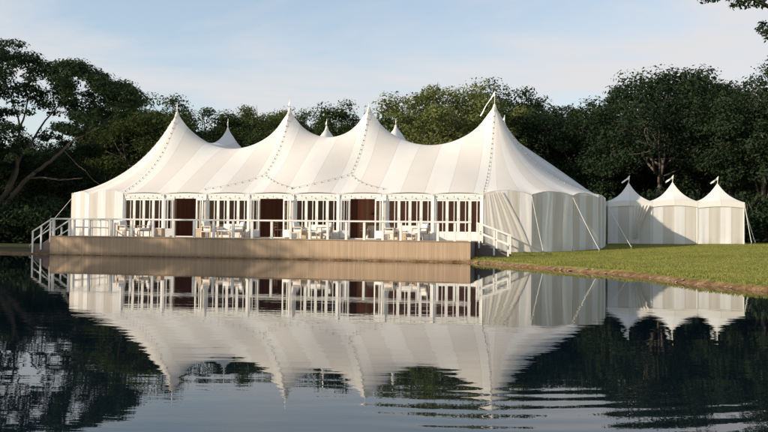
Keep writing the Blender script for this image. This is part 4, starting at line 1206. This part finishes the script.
# tree on the right bank whose twigs hang into the top right corner
def right_tree():
    r_ = np.random.default_rng(55); tb = MB(); ch = []; bx, by = 13.2, 18.5; z0 = gz(bx, by)
    root = thing('tree', (bx, by, z0 - 0.05), 0, 'overhanging tree whose leafy twigs reach into the top right corner', 'tree')
    off = Vector((bx, by, z0 - 0.05))
    def PX(px, py, YY): return Vector(((px - 384) / F_PX * YY, YY, CAM_Z + (H_at(px) - py) * YY / F_PX))
    limb(tb, Vector((bx, by, z0 - 0.3)) - off, Vector((bx - 0.4, by + 0.2, 5.2)) - off, 0.26, 0.17, r_, 0.03, 8)
    limb(tb, Vector((bx - 0.4, by + 0.2, 5.2)) - off, Vector((bx + 0.6, by, 9.5)) - off, 0.17, 0.05, r_, 0.05, 6)
    for (pts, r0) in (([(bx - 0.4, by + .2, 5.2), PX(800, 20, 18), PX(752, -3, 17.6), PX(715, -9, 17.3), PX(694, -3, 17.1)], 0.07),
                      ([(bx - 0.4, by + .2, 4.6), PX(805, 50, 17.5), PX(775, 32, 17.2), PX(757, 30, 17.0)], 0.05)):
        pts = [Vector(p) - off for p in pts]
        for i in range(len(pts) - 1): limb(tb, pts[i], pts[i + 1], r0 * (1 - i / len(pts)), r0 * (1 - (i + 1) / len(pts)), r_, 0.04, 4)
    for (px, py, s, n) in ((704, -1, .10, 26), (712, -2, .10, 24), (699, -4, .08, 16), (730, -2, .09, 16), (735, 3, .14, 60), (742, 1, .16, 70), (750, 3, .14, 50), (758, 2, .12, 32), (764, 5, .08, 14), (746, -6, .2, 80), (722, -8, .2, 60), (763, -6, .2, 60),
                           (763, 22, .10, 26), (760, 27, .13, 34), (765, 31, .13, 44), (758, 30, .06, 8), (770, 26, .2, 60), (766, 36, .08, 18), (778, 35, .3, 110), (768, 72, .12, 30), (778, 60, .3, 60), (771, 79, .1, 20)):
        c = PX(px, py, 17.3 + r_.uniform(-.4, .4)) - off; leafcloud(ch, None, c, (s, s * 1.2, s * .8), n, 0.045, r_)
    for k in range(90):
        a = r_.uniform(0, 6.28); rr = r_.uniform(0.3, 3.6); z = r_.uniform(5.2, 10.5)
        x = bx + 0.6 + rr * math.cos(a); y = by + rr * math.sin(a)
        if x / y * F_PX + 384 < 800: continue
        leafcloud(ch, None, (x - off.x, y - off.y, z - off.z), (.6, .6, .4), 90, .07, r_)
    tb.build('trunk', M['bark'], root, True); leaves_obj('crown', ch, M['leafdark'], root)
right_tree()

# ------------------------------------------------------------------ lawn grass, bank stones
def grass():
    n = 90000; r_ = np.random.default_rng(21)
    x = r_.uniform(4, 26, n * 2); y = 17 + 33 * r_.random(n * 2) ** 1.3
    d = shore_dist(x, y); k = (d > 0.30) & (x / y < 0.52); x = x[k][:n]; y = y[k][:n]; d = d[k][:n]
    z = ground_z(x, y) - 0.005; m = len(x)
    h = (0.018 + 0.020 * r_.random(m)) * np.where(d < 0.8, 2.6 * vnoise(x, y, 0.9, 9) + 2.4, 1.0); a = r_.uniform(0, 2 * np.pi, m); w = 0.010 + 0.008 * r_.random(m)
    lx = r_.normal(size=m) * 0.35 * h; ly = r_.normal(size=m) * 0.35 * h
    A = np.stack([x - np.cos(a) * w, y - np.sin(a) * w, z], 1); B = np.stack([x + np.cos(a) * w, y + np.sin(a) * w, z], 1)
    C = np.stack([x + lx + np.cos(a) * w * .3, y + ly + np.sin(a) * w * .3, z + h], 1); D = np.stack([x + lx - np.cos(a) * w * .3, y + ly - np.sin(a) * w * .3, z + h * .97], 1)
    q = np.stack([A, B, C, D], 1).reshape(-1, 3)
    o = leaves_obj('lawn_grass', [q], M['blade'], None); tag(o, 'short sunlit lawn grass on the bank right of the deck', 'grass', kind='stuff')
grass()
def stones():
    r_ = np.random.default_rng(8); mb = MB()
    A = SH; seg = list(zip(A[:-1], A[1:]))[0:14]
    for a, b in seg:
        L = np.hypot(*(b - a)); n = int(L / 0.22)
        if a[0] < -32: continue
        for k in range(n):
            if r_.random() < (0.30 if b[0] > 4 else 0.45): continue
            f = (k + r_.random()) / n; p = a + (b - a) * f; nn = np.array([-(b - a)[1], (b - a)[0]]) / L * -1
            inn = r_.uniform(-0.10, 0.14); x, y = p + np.array([(b-a)[1], -(b-a)[0]]) / L * -inn
            s = r_.uniform(0.02, 0.065) * (1.0 if b[0] > 4 else 0.55); z = gz(x, y)
            if z > 0.2: continue
            pr = [(0.0, -0.5), (0.75, -0.35), (1.0, 0.0), (0.7, 0.4), (0.0, 0.55)]; vs = []; fs = []
            ex = r_.uniform(0.8, 1.9); az = r_.uniform(0, 3.14)
            for rr, zz_ in pr:
                for j in range(7):
                    t = 2 * math.pi * j / 7; q_ = rr * (1 + 0.25 * r_.normal() * 0.5) * s; X = q_ * math.cos(t) * ex; Y_ = q_ * math.sin(t)
                    vs.append((x + X * math.cos(az) - Y_ * math.sin(az), y + X * math.sin(az) + Y_ * math.cos(az), max(z, -0.02) + zz_ * s * 0.9))
            for i in range(4):
                for j in range(7):
                    c0 = i * 7 + j; c1 = i * 7 + (j + 1) % 7; fs.append((c0, c1, c1 + 7, c0 + 7))
            mb.add(vs, fs)
    o = mb.build('bank_gravel', M['stone']); tag(o, 'small pale stones and lumps of earth along the water edge', 'gravel', kind='stuff')
stones()
print('done', len(bpy.data.objects))
